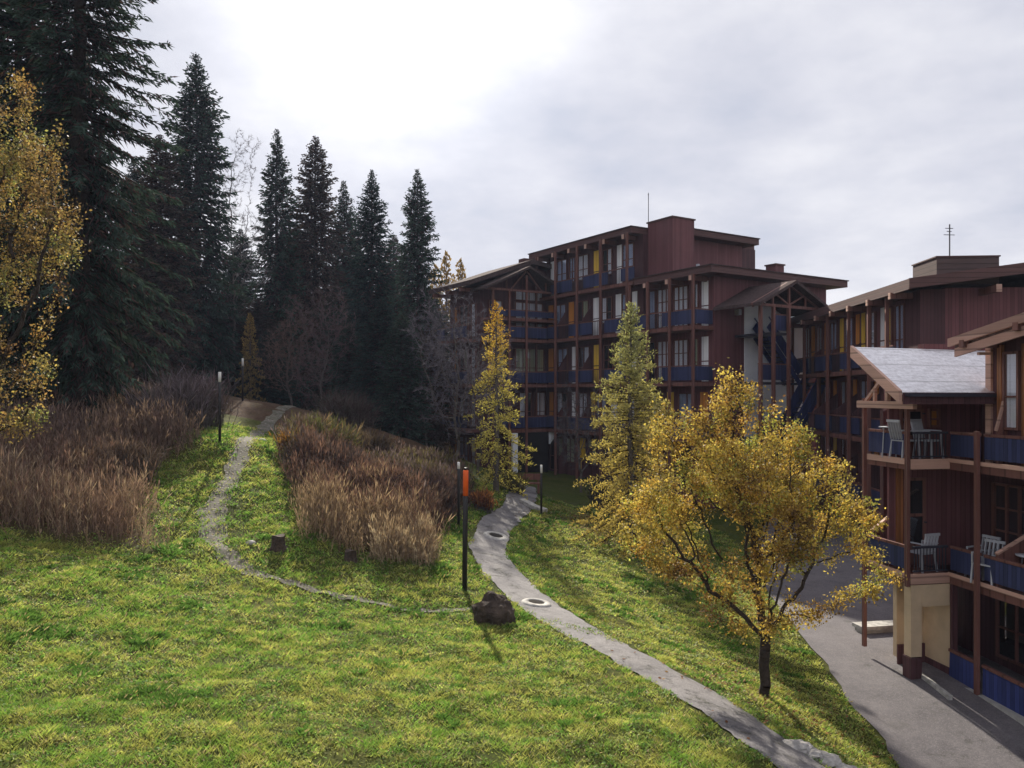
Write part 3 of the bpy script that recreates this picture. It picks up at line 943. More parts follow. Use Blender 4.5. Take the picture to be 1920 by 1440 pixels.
BACK = [(30, -260, 30, 1.25), (-160, -150, 46, 1.3), (300, 255, 52, 1.2), (450, 430, 74, 1.4), (555, 420, 78, 1.4), (665, 430, 80, 1.4), (740, 440, 76, 1.4), (250, 300, 62, 1.5), (120, 150, 50, 1.5),
        (430, 520, 60, 1.3), (485, 560, 60, 1.2), (560, 560, 66, 1.2), (625, 560, 64, 1.2), (670, 560, 62, 1.1), (740, 545, 62, 1.2), (815, 560, 60, 1.1), (330, 480, 66, 1.4), (520, 600, 82, 1.4), (600, 590, 86, 1.4), (700, 600, 84, 1.4), (780, 600, 80, 1.4), (395, 560, 78, 1.4), (220, 500, 72, 1.4),
        (715, 560, 47, .85), (755, 590, 45, .8), (660, 610, 49, .85), (805, 610, 48, .8), (500, 620, 55, .9)]
for k, (u, v, d, rf) in enumerate(BACK):
    loc = at(u, d); h = (HV - v) / F * d - loc[2]
    copy_tree(protos[k % 4], loc, 'dark spruce crowded into the shaded wood behind the front spruces', 'spruces massed in the wood', rnd.random() * 6, (rf, rf, h / PH))

# -- larches
l1 = conifer_data(7.6, 1.6, 61, 120, 52, pal_larch((0.56, 0.34, 0.045), (0.52, 0.46, 0.13), 0.5), 0.13, 0.042, 0.5, 0.06, 0.75, tufts=True, ragged=0.6)
loc = at(930, 32)
plant_tree('larch_tree', l1, loc, 'slim golden larch with orange tip beside the paved path', 'tree', None, M['bark_grey'], M['leaves'], 0.4, (1, 1, ((HV - 568) / F * 32 - loc[2]) / 7.6))
l2 = conifer_data(8.4, 2.4, 62, 230, 66, pal_larch((0.37, 0.37, 0.16), (0.50, 0.40, 0.12), 0.35), 0.13, 0.042, 0.3, 0.05, 0.85, tufts=True, ragged=0.5)
loc = at(1182, 27.5)
plant_tree('larch_tree', l2, loc, 'greener cone shaped larch behind the round yellow tree', 'tree', None, M['bark_grey'], M['leaves'], 0.0, (1, 1, ((HV - 570) / F * 27.5 - loc[2]) / 8.4))
l3 = conifer_data(10, 2.0, 63, 110, 22, pal_larch((0.30, 0.20, 0.07), (0.28, 0.20, 0.08), 0.4), 0.3, 0.13, 0.2, 0.05, 0.62, tufts=True, ragged=0.4)
loc = at(838, 66)
fl = plant_tree('larch_tree', l3, loc, 'pale tan larch far off beside the apartment block roof', 'tree', 'far larches by the roof', M['bark_grey'], M['leaves'], 0.0, (1, 1, ((HV - 478) / F * 66 - loc[2]) / 10))
for u, v, d in ((862, 492, 70), (815, 500, 72)):
    loc = at(u, d)
    copy_tree(fl, loc, 'pale tan larch far off beside the apartment block roof', 'far larches by the roof', 1.3 * d, (1, 1, ((HV - v) / F * d - loc[2]) / 10))
loc = at(470, 52)
copy_tree(fl, loc, 'rusty orange young larch at the dark end of the trail', None, 2.0, (0.5, 0.5, ((HV - 590) / F * 52 - loc[2]) / 10))

# -- the autumn tree on the bank
ypal = pal_mix([(0.16, 0.095, 0.038), (0.30, 0.195, 0.055), (0.46, 0.32, 0.07), (0.52, 0.41, 0.10), (0.27, 0.235, 0.07)], None)
blobs = [(-.75, .2, 5.35, .62, 1), (-.55, 0, 6.1, .34, 1.6), (-.4, 0.1, 6.35, .16, 3), (-.35, 0, 1.45, .4, 1), (-.95, .2, 1.75, .35, 1), (.55, -.1, 1.75, .4, 1), (.3, .3, 1.3, .3, 1), (-1.9, 0, 2.6, .35, 1), (-.15, .3, 5.95, .26, 1.5), (-.95, -.2, 5.85, .25, 1.5), (-1.75, .3, 5.2, .50, 1), (-2.0, .1, 5.65, .22, 1.5), (-1.3, -.4, 4.6, .6, 1), (.35, -.2, 4.9, .62, 1), (.25, .1, 5.6, .26, 1.5), (.75, .2, 5.3, .26, 1.4),
         (-2.2, -.3, 3.75, .62, 1), (-1.55, .5, 3.5, .6, 1), (-.6, -.6, 4.1, .8, 1), (.62, .6, 3.95, .75, 1), (-.4, .9, 4.3, .8, 1), (.2, -.8, 3.4, .7, 1), (1.25, 0, 4.3, .5, 1), (1.75, -.2, 3.55, .5, 1), (1.2, .5, 3.3, .5, 1),
         (-1.25, .4, 2.6, .55, 1), (-.5, -.4, 2.5, .55, 1), (.35, .5, 2.6, .6, 1), (1.45, .2, 2.75, .4, .8), (0, -.5, 1.75, .4, .8), (-.7, .3, 1.9, .3, .8), (2.35, 0, 2.75, .3, .7), (2.0, -.2, 2.1, .28, .6), (2.75, .1, 2.35, .2, .8), (1.1, .3, 1.6, .3, .5), (-2.75, 0, 3.3, .28, 1), (-2.3, .2, 2.9, .3, 1)]
lt = at(1430, 15.0)
broadleaf('autumn_tree', lt, 'rounded yellow leaved tree with bent dark trunk on the grass bank', 'tree', blobs, 1.25, 0.105, 81, 2700, 92, 0.09, 0.057, ypal, M['bark'], step=0.14, kill=0.24, lean=(0.0, 0.0), tip=0.0055, twigs=1, upright=0.35)

# -- yellow tree at the left margin
lpal = pal_mix([(0.12, 0.08, 0.042), (0.20, 0.13, 0.058), (0.29, 0.195, 0.075), (0.36, 0.275, 0.09), (0.18, 0.16, 0.06)], None)
d = 15.0; lb = at(-60, d)
def lbl(u, v, rp, yy=0.0, wt=1.0): return ((u + 60) / F * d, yy, (HV - v) / F * d - lb[2], rp / F * d, wt)
blobs = [lbl(30, 170, 45), lbl(-10, 260, 80, .3), lbl(60, 330, 80, -.3), lbl(95, 260, 35), lbl(-60, 380, 100), lbl(40, 420, 90, .4), lbl(125, 400, 45, -.2), lbl(130, 470, 38), lbl(-30, 500, 90, -.5), lbl(40, 520, 55), lbl(100, 500, 40),
         lbl(-20, 640, 60, -.3), lbl(40, 690, 55), lbl(80, 730, 38), lbl(10, 780, 60, .2), lbl(-80, 650, 90), lbl(75, 780, 25), lbl(-150, 300, 110), lbl(-150, 480, 110)]
broadleaf('autumn_tree', lb, 'golden brown leaved tree overlapping the tallest spruce', 'tree', blobs, 1.5, 0.13, 83, 2400, 60, 0.09, 0.058, lpal, M['bark'], step=0.16, kill=0.27, twigs=1)

# -- bare trees and shrubs
bb = lambda s, h, wd, n=9: [(s.uniform(-wd, wd) * 0.7, s.uniform(-wd, wd) * 0.7, h * (0.3 + 0.68 * (k + .5) / n), wd * (1.0 - 0.55 * abs((k + .5) / n - 0.45)), 1) for k in range(n)]
BARE = [(440, 250, 58, 1.7, 'tall pale bare birch between the two tallest dark spruces', (0.17, 0.15, 0.15), 0),
        (600, 555, 48, 1.8, 'dark bare tree with spreading twigs beside the end of the trail', (0.13, 0.09, 0.09), 1),
        (855, 545, 36, 1.6, 'grey bare tree with fine upright twigs against the apartment block', (0.13, 0.115, 0.13), 2),
        (800, 600, 46, 1.8, 'dim bare tree at the foot of the last front spruce', (0.11, 0.10, 0.12), 3),
        (1090, 730, 41, 1.1, 'small bare tree on the shaded lawn before the apartment block', (0.09, 0.08, 0.085), 4),
        (548, 590, 49, 1.4, 'brownish bare tree on the far side of the trail end', (0.14, 0.095, 0.08), 5),
        (895, 600, 38, 1.5, 'fine grey bare tree between the golden larch and the dark spruces', (0.13, 0.115, 0.125), 8)]
for u, v, d, wd, lab, c, s_ in BARE:
    loc = at(u, d); h = (HV - v) / F * d - loc[2]
    q = random.Random(s_ + 40)
    broadleaf('bare_tree', loc, lab, 'tree', bb(q, h, wd), h * 0.12, 0.07, 90 + s_, 1100, 0, 0, 0, None, M['bark_grey'], tip=0.009, step=0.26, kill=0.34, twigs=8, twig=c, leafmat=M['twigs'])


def shrub(u, d, h, wd, n, cols, label, seed, name='shrub', leaves=0.0):
    r = np.random.RandomState(seed)
    loc = at(u, d)
    e = empty(name, loc, label, 'shrub')
    n0 = n
    az = r.rand(n0) * 6.283; le = r.rand(n0) ** 0.7 * wd / h
    D = unit(np.column_stack([np.cos(az) * le, np.sin(az) * le, np.ones(n0)]))
    P = np.column_stack([r.randn(n0) * wd * 0.3, r.randn(n0) * wd * 0.3, np.zeros(n0)])
    P[:, 2] = ground(P[:, 0] + loc[0], P[:, 1] + loc[1]) - loc[2] - 0.05
    L = h * (0.5 + 0.55 * r.rand(n0))
    cols = np.array(cols)
    c = cols[r.randint(0, len(cols), n0)] * (0.6 + 0.8 * r.rand(n0))[:, None]
    V, f = segs(P, P + D * L[:, None], np.full(n0, 0.012), np.full(n0, 0.004), 3)
    parts = []
    V2, f2 = [], []
    for k in range(6):
        fr = 0.3 + 0.6 * r.rand(n0)
        dv = unit(D + r.randn(n0, 3) * 0.45)
        a, b = kites(P + D * (L * fr)[:, None], dv, r.randn(n0, 3), L * (0.15 + 0.3 * r.rand(n0)), np.full(n0, 0.018 + 0.0003 * d + leaves), 0.4 if not leaves else 0.5)
        parts.append((a, b, np.repeat(c * (0.7 + 0.6 * r.rand(n0))[:, None], 4, 0)))
    arr_mesh('stem', V, [f], M['bark_grey'], e)
    V, f, C = merge(parts)
    arr_mesh('foliage' if leaves else 'twigs', V, [f], M['dry'] if leaves else M['twigs'], e, C=C)
    return e


shrub(345, 28, 2.1, 1.2, 420, [(0.16, 0.13, 0.145), (0.13, 0.10, 0.11)], 'purplish grey bare shrub just short of the snow pole on the slope', 1)
shrub(300, 27, 1.7, 1.0, 380, [(0.15, 0.12, 0.13), (0.19, 0.15, 0.14)], 'grey twiggy shrub touching the tallest spruce', 2)
shrub(385, 29.5, 1.8, 0.9, 300, [(0.12, 0.08, 0.08), (0.15, 0.11, 0.11)], 'brown grey shrub behind the snow pole', 3)
shrub(250, 23, 1.2, 0.8, 300, [(0.22, 0.16, 0.11), (0.15, 0.10, 0.07)], 'low tan shrub in front of the tallest spruce', 4)
shrub(610, 29, 1.5, 1.4, 520, [(0.12, 0.125, 0.045), (0.10, 0.085, 0.04), (0.16, 0.11, 0.06)], 'olive green shrub on top of the mound', 5, leaves=0.012)
shrub(550, 26.5, 0.95, 0.55, 260, [(0.36, 0.19, 0.04), (0.25, 0.13, 0.04)], 'small orange shrub at the trail edge of the mound', 6, leaves=0.014)
shrub(690, 31, 1.3, 1.1, 360, [(0.13, 0.095, 0.06), (0.10, 0.07, 0.05)], 'brown shrub on the back of the mound', 7, leaves=0.006)
shrub(905, 28.6, 0.75, 0.5, 240, [(0.34, 0.15, 0.05), (0.22, 0.08, 0.04)], 'rusty orange shrub behind the orange topped pole', 8, leaves=0.014)
shrub(958, 33, 0.9, 0.7, 300, [(0.10, 0.115, 0.04), (0.18, 0.14, 0.05)], 'low green shrub at the foot of the golden larch', 9, leaves=0.014)
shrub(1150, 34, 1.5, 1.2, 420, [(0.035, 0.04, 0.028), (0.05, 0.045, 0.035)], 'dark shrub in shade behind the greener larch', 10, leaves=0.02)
shrub(740, 24.5, 1.25, 1.1, 420, [(0.085, 0.055, 0.055), (0.11, 0.075, 0.07)], 'dark red brown bare shrub in the middle of the mound', 13)
shrub(820, 26.5, 1.1, 1.0, 380, [(0.10, 0.06, 0.055), (0.075, 0.05, 0.045)], 'dark bare shrub on the mound just behind the orange banded pole', 14)
shrub(640, 25.5, 1.2, 1.1, 380, [(0.13, 0.10, 0.085), (0.10, 0.075, 0.07)], 'greyish twiggy shrub on the mound near the orange shrub', 15)
shrub(650, 37, 1.9, 1.6, 480, [(0.07, 0.045, 0.045), (0.06, 0.05, 0.04)], 'dark bare shrub where the trail enters the wood', 12)


# ------------------------------------------------------------------ building kit
class MB:
    """boxes, bars and plates in a local (a, b, z) frame; one mesh when built"""
    def __init__(s, fr):
        s.o, s.ea, s.eb = fr
        s.V, s.F, s.UV = [], [], []

    def w(s, p):
        return (s.o[0] + s.ea[0] * p[0] + s.eb[0] * p[1], s.o[1] + s.ea[1] * p[0] + s.eb[1] * p[1], p[2])

    def hexa(s, c):
        """8 corners: bottom loop 0-3, top loop 4-7"""
        i = len(s.V); s.V += [tuple(p) for p in c]
        for f in ((3, 2, 1, 0), (4, 5, 6, 7), (0, 1, 5, 4), (1, 2, 6, 5), (2, 3, 7, 6), (3, 0, 4, 7)):
            s.F.append([i + k for k in f])
        return s

    def box(s, a0, a1, b0, b1, z0, z1):
        return s.hexa([(a0, b0, z0), (a1, b0, z0), (a1, b1, z0), (a0, b1, z0), (a0, b0, z1), (a1, b0, z1), (a1, b1, z1), (a0, b1, z1)])

    def bar(s, p, q, w, h=None):
        h = h or w
        p, q = np.array(p, float), np.array(q, float)
        d = unit(q - p); ref = np.array([0, 0, 1.0]) if abs(d[2]) < 0.95 else np.array([1.0, 0, 0])
        x = unit(np.cross(d, ref)) * w / 2; y = np.cross(x, d); y = unit(y) * h / 2
        return s.hexa([p - x - y, p + x - y, q + x - y, q - x - y, p - x + y, p + x + y, q + x + y, q - x + y])

    def plate(s, pts4, th):
        lo = [(p[0], p[1], p[2] - th) for p in pts4]
        return s.hexa(lo + [tuple(p) for p in pts4])

    def prism(s, poly, axis, c0, c1):
        """poly of (h, z); axis 'a': h is along a and it is extruded along b; axis 'b': the other way"""
        mk = (lambda h, z, c: (h, c, z)) if axis == 'a' else (lambda h, z, c: (c, h, z))
        i = len(s.V); n = len(poly)
        s.V += [mk(h, z, c0) for h, z in poly] + [mk(h, z, c1) for h, z in poly]
        s.F.append([i + k for k in range(n)]); s.F.append([i + n + k for k in range(n)][::-1])
        for k in range(n):
            j = (k + 1) % n
            s.F.append([i + k, i + n + k, i + n + j, i + j])
        return s

    def build(s, name, mat, parent=None):
        me = bpy.data.meshes.new(name)
        me.from_pydata([s.w(p) for p in s.V], [], s.F)
        me.validate()
        import bmesh
        bm = bmesh.new(); bm.from_mesh(me)
        bmesh.ops.recalc_face_normals(bm, faces=bm.faces)
        bm.to_mesh(me); bm.free()
        uvl = me.uv_layers.new(name='UVMap')
        L = [None] * (len(me.loops) * 2)
        for p in me.polygons:
            vs = [s.V[v] for v in p.vertices]
            a, b, c = np.array(vs[0]), np.array(vs[1]), np.array(vs[2])
            n = np.cross(b - a, c - b)
            n = np.abs(n) / (np.linalg.norm(n) + 1e-12)
            for li, v in zip(p.loop_indices, vs):
                if n[2] > 0.6: u_ = (v[0], v[1])
                elif n[0] > n[1]: u_ = (v[1], v[2])
                else: u_ = (v[0], v[2])
                L[2 * li], L[2 * li + 1] = u_
        uvl.data.foreach_set('uv', L)
        me.materials.append(mat)
        o = bpy.data.objects.new(name, me)
        col.objects.link(o)
        if parent is not None:
            o.parent = parent
            r = parent
            while r.parent: r = r.parent
            o.matrix_parent_inverse = r.matrix_world.inverted() if parent is r else o.matrix_parent_inverse
        return o


# building roots sit at the world origin of rotation so parts keep world coordinates
def broot(name, loc, label, cat):
    e = empty(name, loc, label, cat)
    bpy.context.view_layer.update()
    return e


_wc = [0]
NB_REF = [None]
def window(parent, fr, wall, along, out_, h0, h1, z0, z1, nx=2, nz=2, curtain=None, cfrac=(0.0, 1.0), fmat='wood', name='window'):
    """window on a wall. along: 'a' or 'b' axis, wall: coordinate on the other axis, out_: +1/-1 outward"""
    def bx(mb, x0, x1, d0, d1, za, zb):
        lo, hi = sorted((wall + out_ * d0, wall + out_ * d1))
        if along == 'a': mb.box(x0, x1, lo, hi, za, zb)
        else: mb.box(lo, hi, x0, x1, za, zb)
    f = MB(fr); t = 0.055
    if curtain is None and parent is not NB_REF[0]:
        _wc[0] += 1
        curtain, cfrac = ((None, (0, 1)), ('curtain_white', (0.0, 0.45)), ('curtain_blue', (0.0, 1.0)), ('curtain_white', (0.55, 1.0)), ('curtain_green', (0.0, 0.5)))[_wc[0] % 5]  # extra curtains brighten bare panes in place of sky reflections
    bx(f, h0, h0 + t, 0.004, 0.10, z0, z1); bx(f, h1 - t, h1, 0.004, 0.10, z0, z1)
    bx(f, h0 + t, h1 - t, 0.004, 0.10, z0, z0 + t); bx(f, h0 + t, h1 - t, 0.004, 0.10, z1 - t, z1)
    iw = (h1 - h0 - 2 * t)
    for k in range(1, nx):
        c = h0 + t + iw * k / nx
        bx(f, c - 0.022, c + 0.022, 0.02, 0.092, z0 + t, z1 - t)
    ih = (z1 - z0 - 2 * t)
    for k in range(1, nz):
        c = z0 + t + ih * (0.42 if nz == 2 else k / nz)
        bx(f, h0 + t, h1 - t, 0.02, 0.086, c - 0.02, c + 0.02)
    o = f.build(name, M[fmat], parent)
    g = MB(fr); bx(g, h0 + t, h1 - t, 0.056, 0.066, z0 + t, z1 - t); g.build('pane', M['glass'], o)
    g = MB(fr); bx(g, h0 + t, h1 - t, 0.006, 0.012, z0 + t, z1 - t); g.build('room_shade', M['dark'], o)  # flat black plate paints the unlit room behind the glass
    if curtain:
        c = MB(fr)
        bx(c, h0 + t + iw * cfrac[0], h0 + t + iw * cfrac[1], 0.020, 0.032, z0 + t, z1 - t)
        c.build('curtain', M[curtain], o)
    return o


def panel_strip(parent, fr, wall, along, out_, h0, h1, z0, z1, mat):
    p = MB(fr)
    lo, hi = sorted((wall + out_ * 0.003, wall + out_ * 0.05))
    zm = z0 + (z1 - z0) * 0.45
    for za, zb in ((z0, zm - 0.03), (zm + 0.03, z1)):
        if along == 'a': p.box(h0, h1, lo, hi, za, zb)
        else: p.box(lo, hi, h0, h1, za, zb)
    return p.build('shutter', M[mat], parent)


def balcony(parent, fr, a0, a1, b0, b1, z, rails, th=0.2, rh=0.75, soffit='wood', blue='blue_dark', pat=None):
    """deck a0..a1 x b0..b1 with floor at z; rails: list of (pa, pb) edges carrying a blue panel and a wooden handrail"""
    d = MB(fr).box(a0, a1, b0, b1, z - th, z)
    o = d.build('balcony', M[soffit], parent)
    for (p, q) in rails:
        p_, q_ = np.array(p, float), np.array(q, float); ln = np.linalg.norm(q_ - p_)
        n = max(1, int(round(ln / 1.15))) if pat else 1
        for k in range(n):
            s0, s1 = p_ + (q_ - p_) * (k / n), p_ + (q_ - p_) * ((k + 1) / n - (0.02 / ln if k < n - 1 else 0))
            if pat is None or pat[k % len(pat)] == 'x':
                MB(fr).bar((*s0, z + rh * 0.5 + 0.03), (*s1, z + rh * 0.5 + 0.03), 0.03, rh - 0.14).build('panel', M[blue], o)
            else:
                bars = MB(fr)
                for j in range(8):
                    c = s0 + (s1 - s0) * (j + 0.5) / 8
                    bars.bar((*c, z), (*c, z + rh - 0.03), 0.02)
                bars.build('railing', M['rail'], o)

        r = MB(fr)
        r.bar((p[0], p[1], z + rh), (q[0], q[1], z + rh), 0.07, 0.06)
        r.build('handrail', M['wood'], o)
    return o


def post(parent, fr, a, b, z0, z1, wd=0.13, mat='wood'):
    return MB(fr).box(a - wd / 2, a + wd / 2, b - wd / 2, b + wd / 2, z0, z1).build('post', M[mat], parent)


# ------------------------------------------------------------------ far apartment block
az = -32.0
L_ = (math.sin(R(az)), math.cos(R(az))); R_ = (math.cos(R(az)), -math.sin(R(az)))
frF = ((10.43, 40.0), L_, R_)          # a runs away along the long facade, b runs away to the back
FB = broot('apartment_block', (5.0, 47.0, -5.4), 'large maroon timber apartment block with stepped flat roofs and stacked balconies behind the larches', 'apartment block')
LV = [-5.3, -2.4, 0.5, 3.4, 6.3]
MB(frF).box(0.0, 5.0, 0.0, 9.2, -7.0, 6.0).build('wall', M['boards'], FB)
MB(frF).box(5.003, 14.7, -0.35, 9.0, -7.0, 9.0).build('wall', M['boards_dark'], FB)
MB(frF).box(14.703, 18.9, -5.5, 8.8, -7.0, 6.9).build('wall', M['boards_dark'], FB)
MB(frF).box(3.0, 5.0, -0.02, 1.64, 6.36, 9.62).build('roof_tower', M['boards'], FB)
MB(frF).box(2.94, 5.06, -0.08, 1.70, 9.62, 9.70).build('roof_tower_cap', M['fascia'], FB)
MB(frF).box(4.3, 4.99, 1.66, 7.0, 6.36, 8.92).build('wall', M['boards'], FB)


def roof_slab(parent, fr, a0, a1, b0, b1, z, th=0.34, step=True):
    o = MB(fr).box(a0, a1, b0, b1, z - th, z).build('roof', M['fascia'], parent)
    MB(fr).box(a0 - 0.06, a1 + 0.06, b0 - 0.06, b1 + 0.06, z + 0.002, z + 0.06).build('roof_edge', M['roof_dark'], o)
    return o


rf2 = roof_slab(FB, frF, -0.9, 4.94, -1.1, 9.9, 6.36)
rf1 = roof_slab(FB, frF, 5.07, 15.6, -1.2, 9.0, 9.34)
roof_slab(FB, frF, 3.6, 5.05, 1.72, 7.7, 9.30)
MB(frF).box(0.8, 1.5, 5.8, 6.5, 6.42, 7.2).build('chimney', M['boards'], rf2)
MB(frF).box(0.74, 1.56, 5.74, 6.56, 7.2, 7.28).build('chimney_cap', M['fascia'], rf2)
for k, (a_, b_) in enumerate(((1.6, 0.5), (2.0, 2.2), (1.2, 3.2))):
    MB(frF).box(a_, a_ + 0.14, b_, b_ + 0.14, 6.42, 6.9).build('vent_pipe', M['rail'] if k else M['white_metal'], rf2)
for k in range(6):
    a_ = 5.6 + k * 1.75
    MB(frF).box(a_, a_ + 0.16, -1.28, -0.355, 8.74, 8.99).build('rafter', M['wood'], rf1)
    MB(frF).box(a_ - 0.01, a_ + 0.17, -1.32, -1.285, 8.73, 9.0).build('rafter_cap', M['wood_pale'], rf1)
for k in range(3):
    a_ = 0.4 + k * 1.75
    MB(frF).box(a_, a_ + 0.16, -1.18, -0.01, 5.76, 6.015).build('rafter', M['wood'], rf2)
    MB(frF).box(a_ - 0.01, a_ + 0.17, -1.22, -1.185, 5.75, 6.01).build('rafter_cap', M['wood_pale'], rf2)

# long facade: windows per floor
styles = ['curtain_white', None, 'curtain_yellow', 'curtain_white', None, 'curtain_orange', 'curtain_blue', 'curtain_white', 'curtain_green', None]
q = random.Random(5)
lay1 = {4: [(5.75, 1.0, 'curtain_blue'), (6.85, .42, 'W'), (7.7, .9, None), (9.0, .5, 'Y'), (10.0, 1.1, 'curtain_white'), (11.4, .6, None), (12.3, 1.1, 'curtain_blue'), (13.7, .45, 'W')],
        3: [(5.5, .4, 'W'), (6.1, .7, 'curtain_blue'), (6.9, .5, 'W'), (7.7, 1.0, None), (9.0, .55, 'W'), (10.0, 1.2, None), (11.6, .5, 'O'), (12.4, 1.2, 'curtain_blue'), (13.9, .5, 'O')],
        2: [(5.6, .5, 'W'), (6.3, .9, 'curtain_blue'), (7.6, .9, None), (9.0, .5, 'Y'), (9.9, 1.2, None), (11.3, .45, 'W'), (12.2, 1.1, 'curtain_blue'), (13.9, .5, 'O')],
        1: [(5.6, 1.0, 'curtain_white'), (7.3, .5, 'W'), (8.2, 1.0, None), (9.4, .4, 'Y'), (10.1, .9, 'curtain_white'), (11.3, .45, 'W'), (12.2, 1.2, None), (13.9, .4, 'O')],
        0: [(5.6, 1.2, 'curtain_green'), (7.6, 1.0, None), (9.2, .9, 'curtain_green'), (10.4, .5, 'Y'), (11.4, 1.0, 'curtain_green'), (12.7, 1.5, 'curtain_green')]}
PC = {'Y': 'curtain_yellow', 'W': 'curtain_white', 'O': 'curtain_orange'}
for fl_, row in lay1.items():
    z = LV[fl_]
    for a_, wd, c in row:
        if c in PC: panel_strip(FB, frF, -0.35, 'a', -1, a_, a_ + wd, z + 0.06, z + 2.4, PC[c])
        else: window(FB, frF, -0.35, 'a', -1, a_, a_ + wd, z + (0.12 if wd > 1.15 else 0.75), z + 2.35, 2 if wd < 1.3 else 3, 2, c, (0.0, 0.45) if wd > 1.3 else (0, 1))
for fl_, z in enumerate(LV[1:]):
    top = fl_ == 3
    balcony(FB, frF, 5.1, 14.6, -1.25 if not top else -1.0, -0.354, z, [((5.1, -1.2), (14.6, -1.2))] if not top else [((5.1, -0.95), (14.6, -0.95))], rh=0.85, pat='xxo' if z < 4 else 'xox')
    # partition fins between flats
for a_ in (5.2, 7.6, 9.9, 12.2, 14.4):
    post(FB, frF, a_, -1.40, -5.6, 9.0, 0.12)
for z in LV[:-1]:
    for a_ in (9.75, 12.3):
        MB(frF).prism([(-1.1, z + 0.02), (-0.355, z + 0.02), (-0.355, z + 2.0), (-1.1, z + 0.95)], 'b', a_, a_ + 0.08).build('partition', M['boards_dark'], FB)
# lower wing facade
for fl_, z in enumerate(LV[:4]):
    for a_, wd, c, nx in ((0.35, .45, 'W', 1), (1.0, .5, None, 1), (1.75, 1.1, 'curtain_white', 3), (3.05, 1.1, 'curtain_white', 3), (4.3, .55, None, 1)) if fl_ > 1 else ((0.4, .5, 'O', 1), (1.2, 1.3, None, 2), (2.9, .5, 'Y', 1), (3.7, .9, None, 2)):
        if c in PC: panel_strip(FB, frF, 0.0, 'a', -1, a_, a_ + wd, z + 0.06, z + 2.4, PC[c])
        else: window(FB, frF, 0.0, 'a', -1, a_, a_ + wd, z + 0.15, z + 2.35, nx, 3 if nx == 3 else 2, c)
for z in LV[1:4]:
    balcony(FB, frF, -0.02, 4.95, -1.35, -0.004, z, [((-0.02, -1.3), (4.95, -1.3)), ((0.03, -1.25), (0.03, -0.05))], rh=0.85, pat='xxo' if z < 4 else 'xox')
for a_ in (0.0, 1.7, 3.4, 4.9):
    post(FB, frF, a_, -1.48, -6.2, 6.0, 0.12)
# left wing: front face (a = 14.7, along b from -5.5 to 0) with a gabled porch
ew = 14.703
for z, items in ((3.55, [(-4.9, 1.0, None), (-2.9, 2.2, 'curtain_white')]), (0.5, [(-4.9, .5, 'O'), (-4.2, .9, None), (-2.9, 2.3, 'curtain_green')]), (-2.4, [(-4.9, 1.2, None), (-2.6, 1.0, None), (-1.4, .9, 'curtain_white')])):
    for b_, wd, c in items:
        if c in PC: panel_strip(FB, frF, ew, 'b', -1, b_, b_ + wd, z + 0.06, z + 2.4, PC[c])
        else: window(FB, frF, ew, 'b', -1, b_, b_ + wd, z + 0.15, z + 2.4, 4 if wd > 2 else 1 if wd < .7 else 2, 2, c)
window(FB, frF, ew, 'b', -1, -2.9, -0.7, 6.05, 6.72, 4, 1, 'curtain_white')
for z in (-2.4, 0.5, 3.4, 4.75):
    balcony(FB, frF, ew - 1.3, ew - 0.004, -5.5, -0.3, z, [((ew - 1.25, -5.5), (ew - 1.25, -0.3))], rh=0.8 if z != 4.75 else 0.5)
for b_ in (-5.4, -4.2, -2.9, -0.6):
    post(FB, frF, ew - 1.42, b_, -5.4, 6.45 if b_ != -2.9 else 7.5, 0.12)
gp = MB(frF)
gp.plate([(ew - 1.9, -6.1, 6.55), (ew + 0.3, -6.1, 6.55), (ew + 0.3, -2.9, 8.05), (ew - 1.9, -2.9, 8.05)], 0.16)
gp.plate([(ew - 1.9, -2.9, 8.05), (ew + 0.3, -2.9, 8.05), (ew + 0.3, 0.25, 6.6), (ew - 1.9, 0.25, 6.6)], 0.16)
g1_ = gp.build('porch_roof', M['roof_dark'], FB)
tr_ = MB(frF)
tr_.bar((ew - 1.42, -5.9, 6.48), (ew - 1.42, 0.1, 6.48), 0.10, 0.14)
tr_.bar((ew - 1.42, -4.1, 6.5), (ew - 1.42, -2.95, 7.75), 0.08); tr_.bar((ew - 1.42, -1.7, 6.5), (ew - 1.42, -2.85, 7.75), 0.08)
tr_.bar((ew - 1.42, -4.4, 6.5), (ew - 1.42, -4.4, 7.1), 0.08); tr_.bar((ew - 1.42, -1.4, 6.5), (ew - 1.42, -1.4, 7.1), 0.08)
tr_.build('truss', M['wood'], g1_)
rw = MB(frF)
rw.plate([(ew - 0.8, -6.7, 7.0), (19.8, -6.7, 7.0), (19.8, -2.0, 8.7), (ew - 0.8, -2.0, 8.7)], 0.3)
rw.plate([(ew - 0.8, -2.0, 8.703), (19.8, -2.0, 8.703), (19.8, 9.2, 7.6), (ew - 0.8 + 0.9, 9.2, 7.6)], 0.3)
rwo = rw.build('roof', M['roof_dark'], FB)
for k in range(3):
    a_ = ew + 0.3 + k * 1.9
    MB(frF).box(a_, a_ + 0.15, -6.8, -5.51, 6.42, 6.66).build('rafter', M['wood'], rwo)
MB(frF).box(16.2, 16.9, -1.2, -0.6, 8.3, 9.2).build('chimney', M['fascia'], rwo)
MB(frF).prism([(-5.497, 6.903), (-2.0, 8.33), (0.2, 8.15), (0.2, 6.903)], 'b', 14.71, 18.8).build('gable_wall', M['boards_dark'], FB)
# left wing long side
for z in LV[:4]:
    for a_, wd, c in ((15.2, .6, 'curtain_white'), (16.2, 1.2, None), (17.7, .5, 'curtain_orange')):
        window(FB, frF, -5.5, 'a', -1, a_, a_ + wd, z + 0.15, z + 2.35, 2 if wd > .7 else 1, 2, c)
for z in LV[1:4]:
    balcony(FB, frF, 14.8, 18.9, -6.5, -5.504, z, [((14.8, -6.45), (18.9, -6.45))], rh=0.85, pat='xxo' if z < 4 else 'xox')
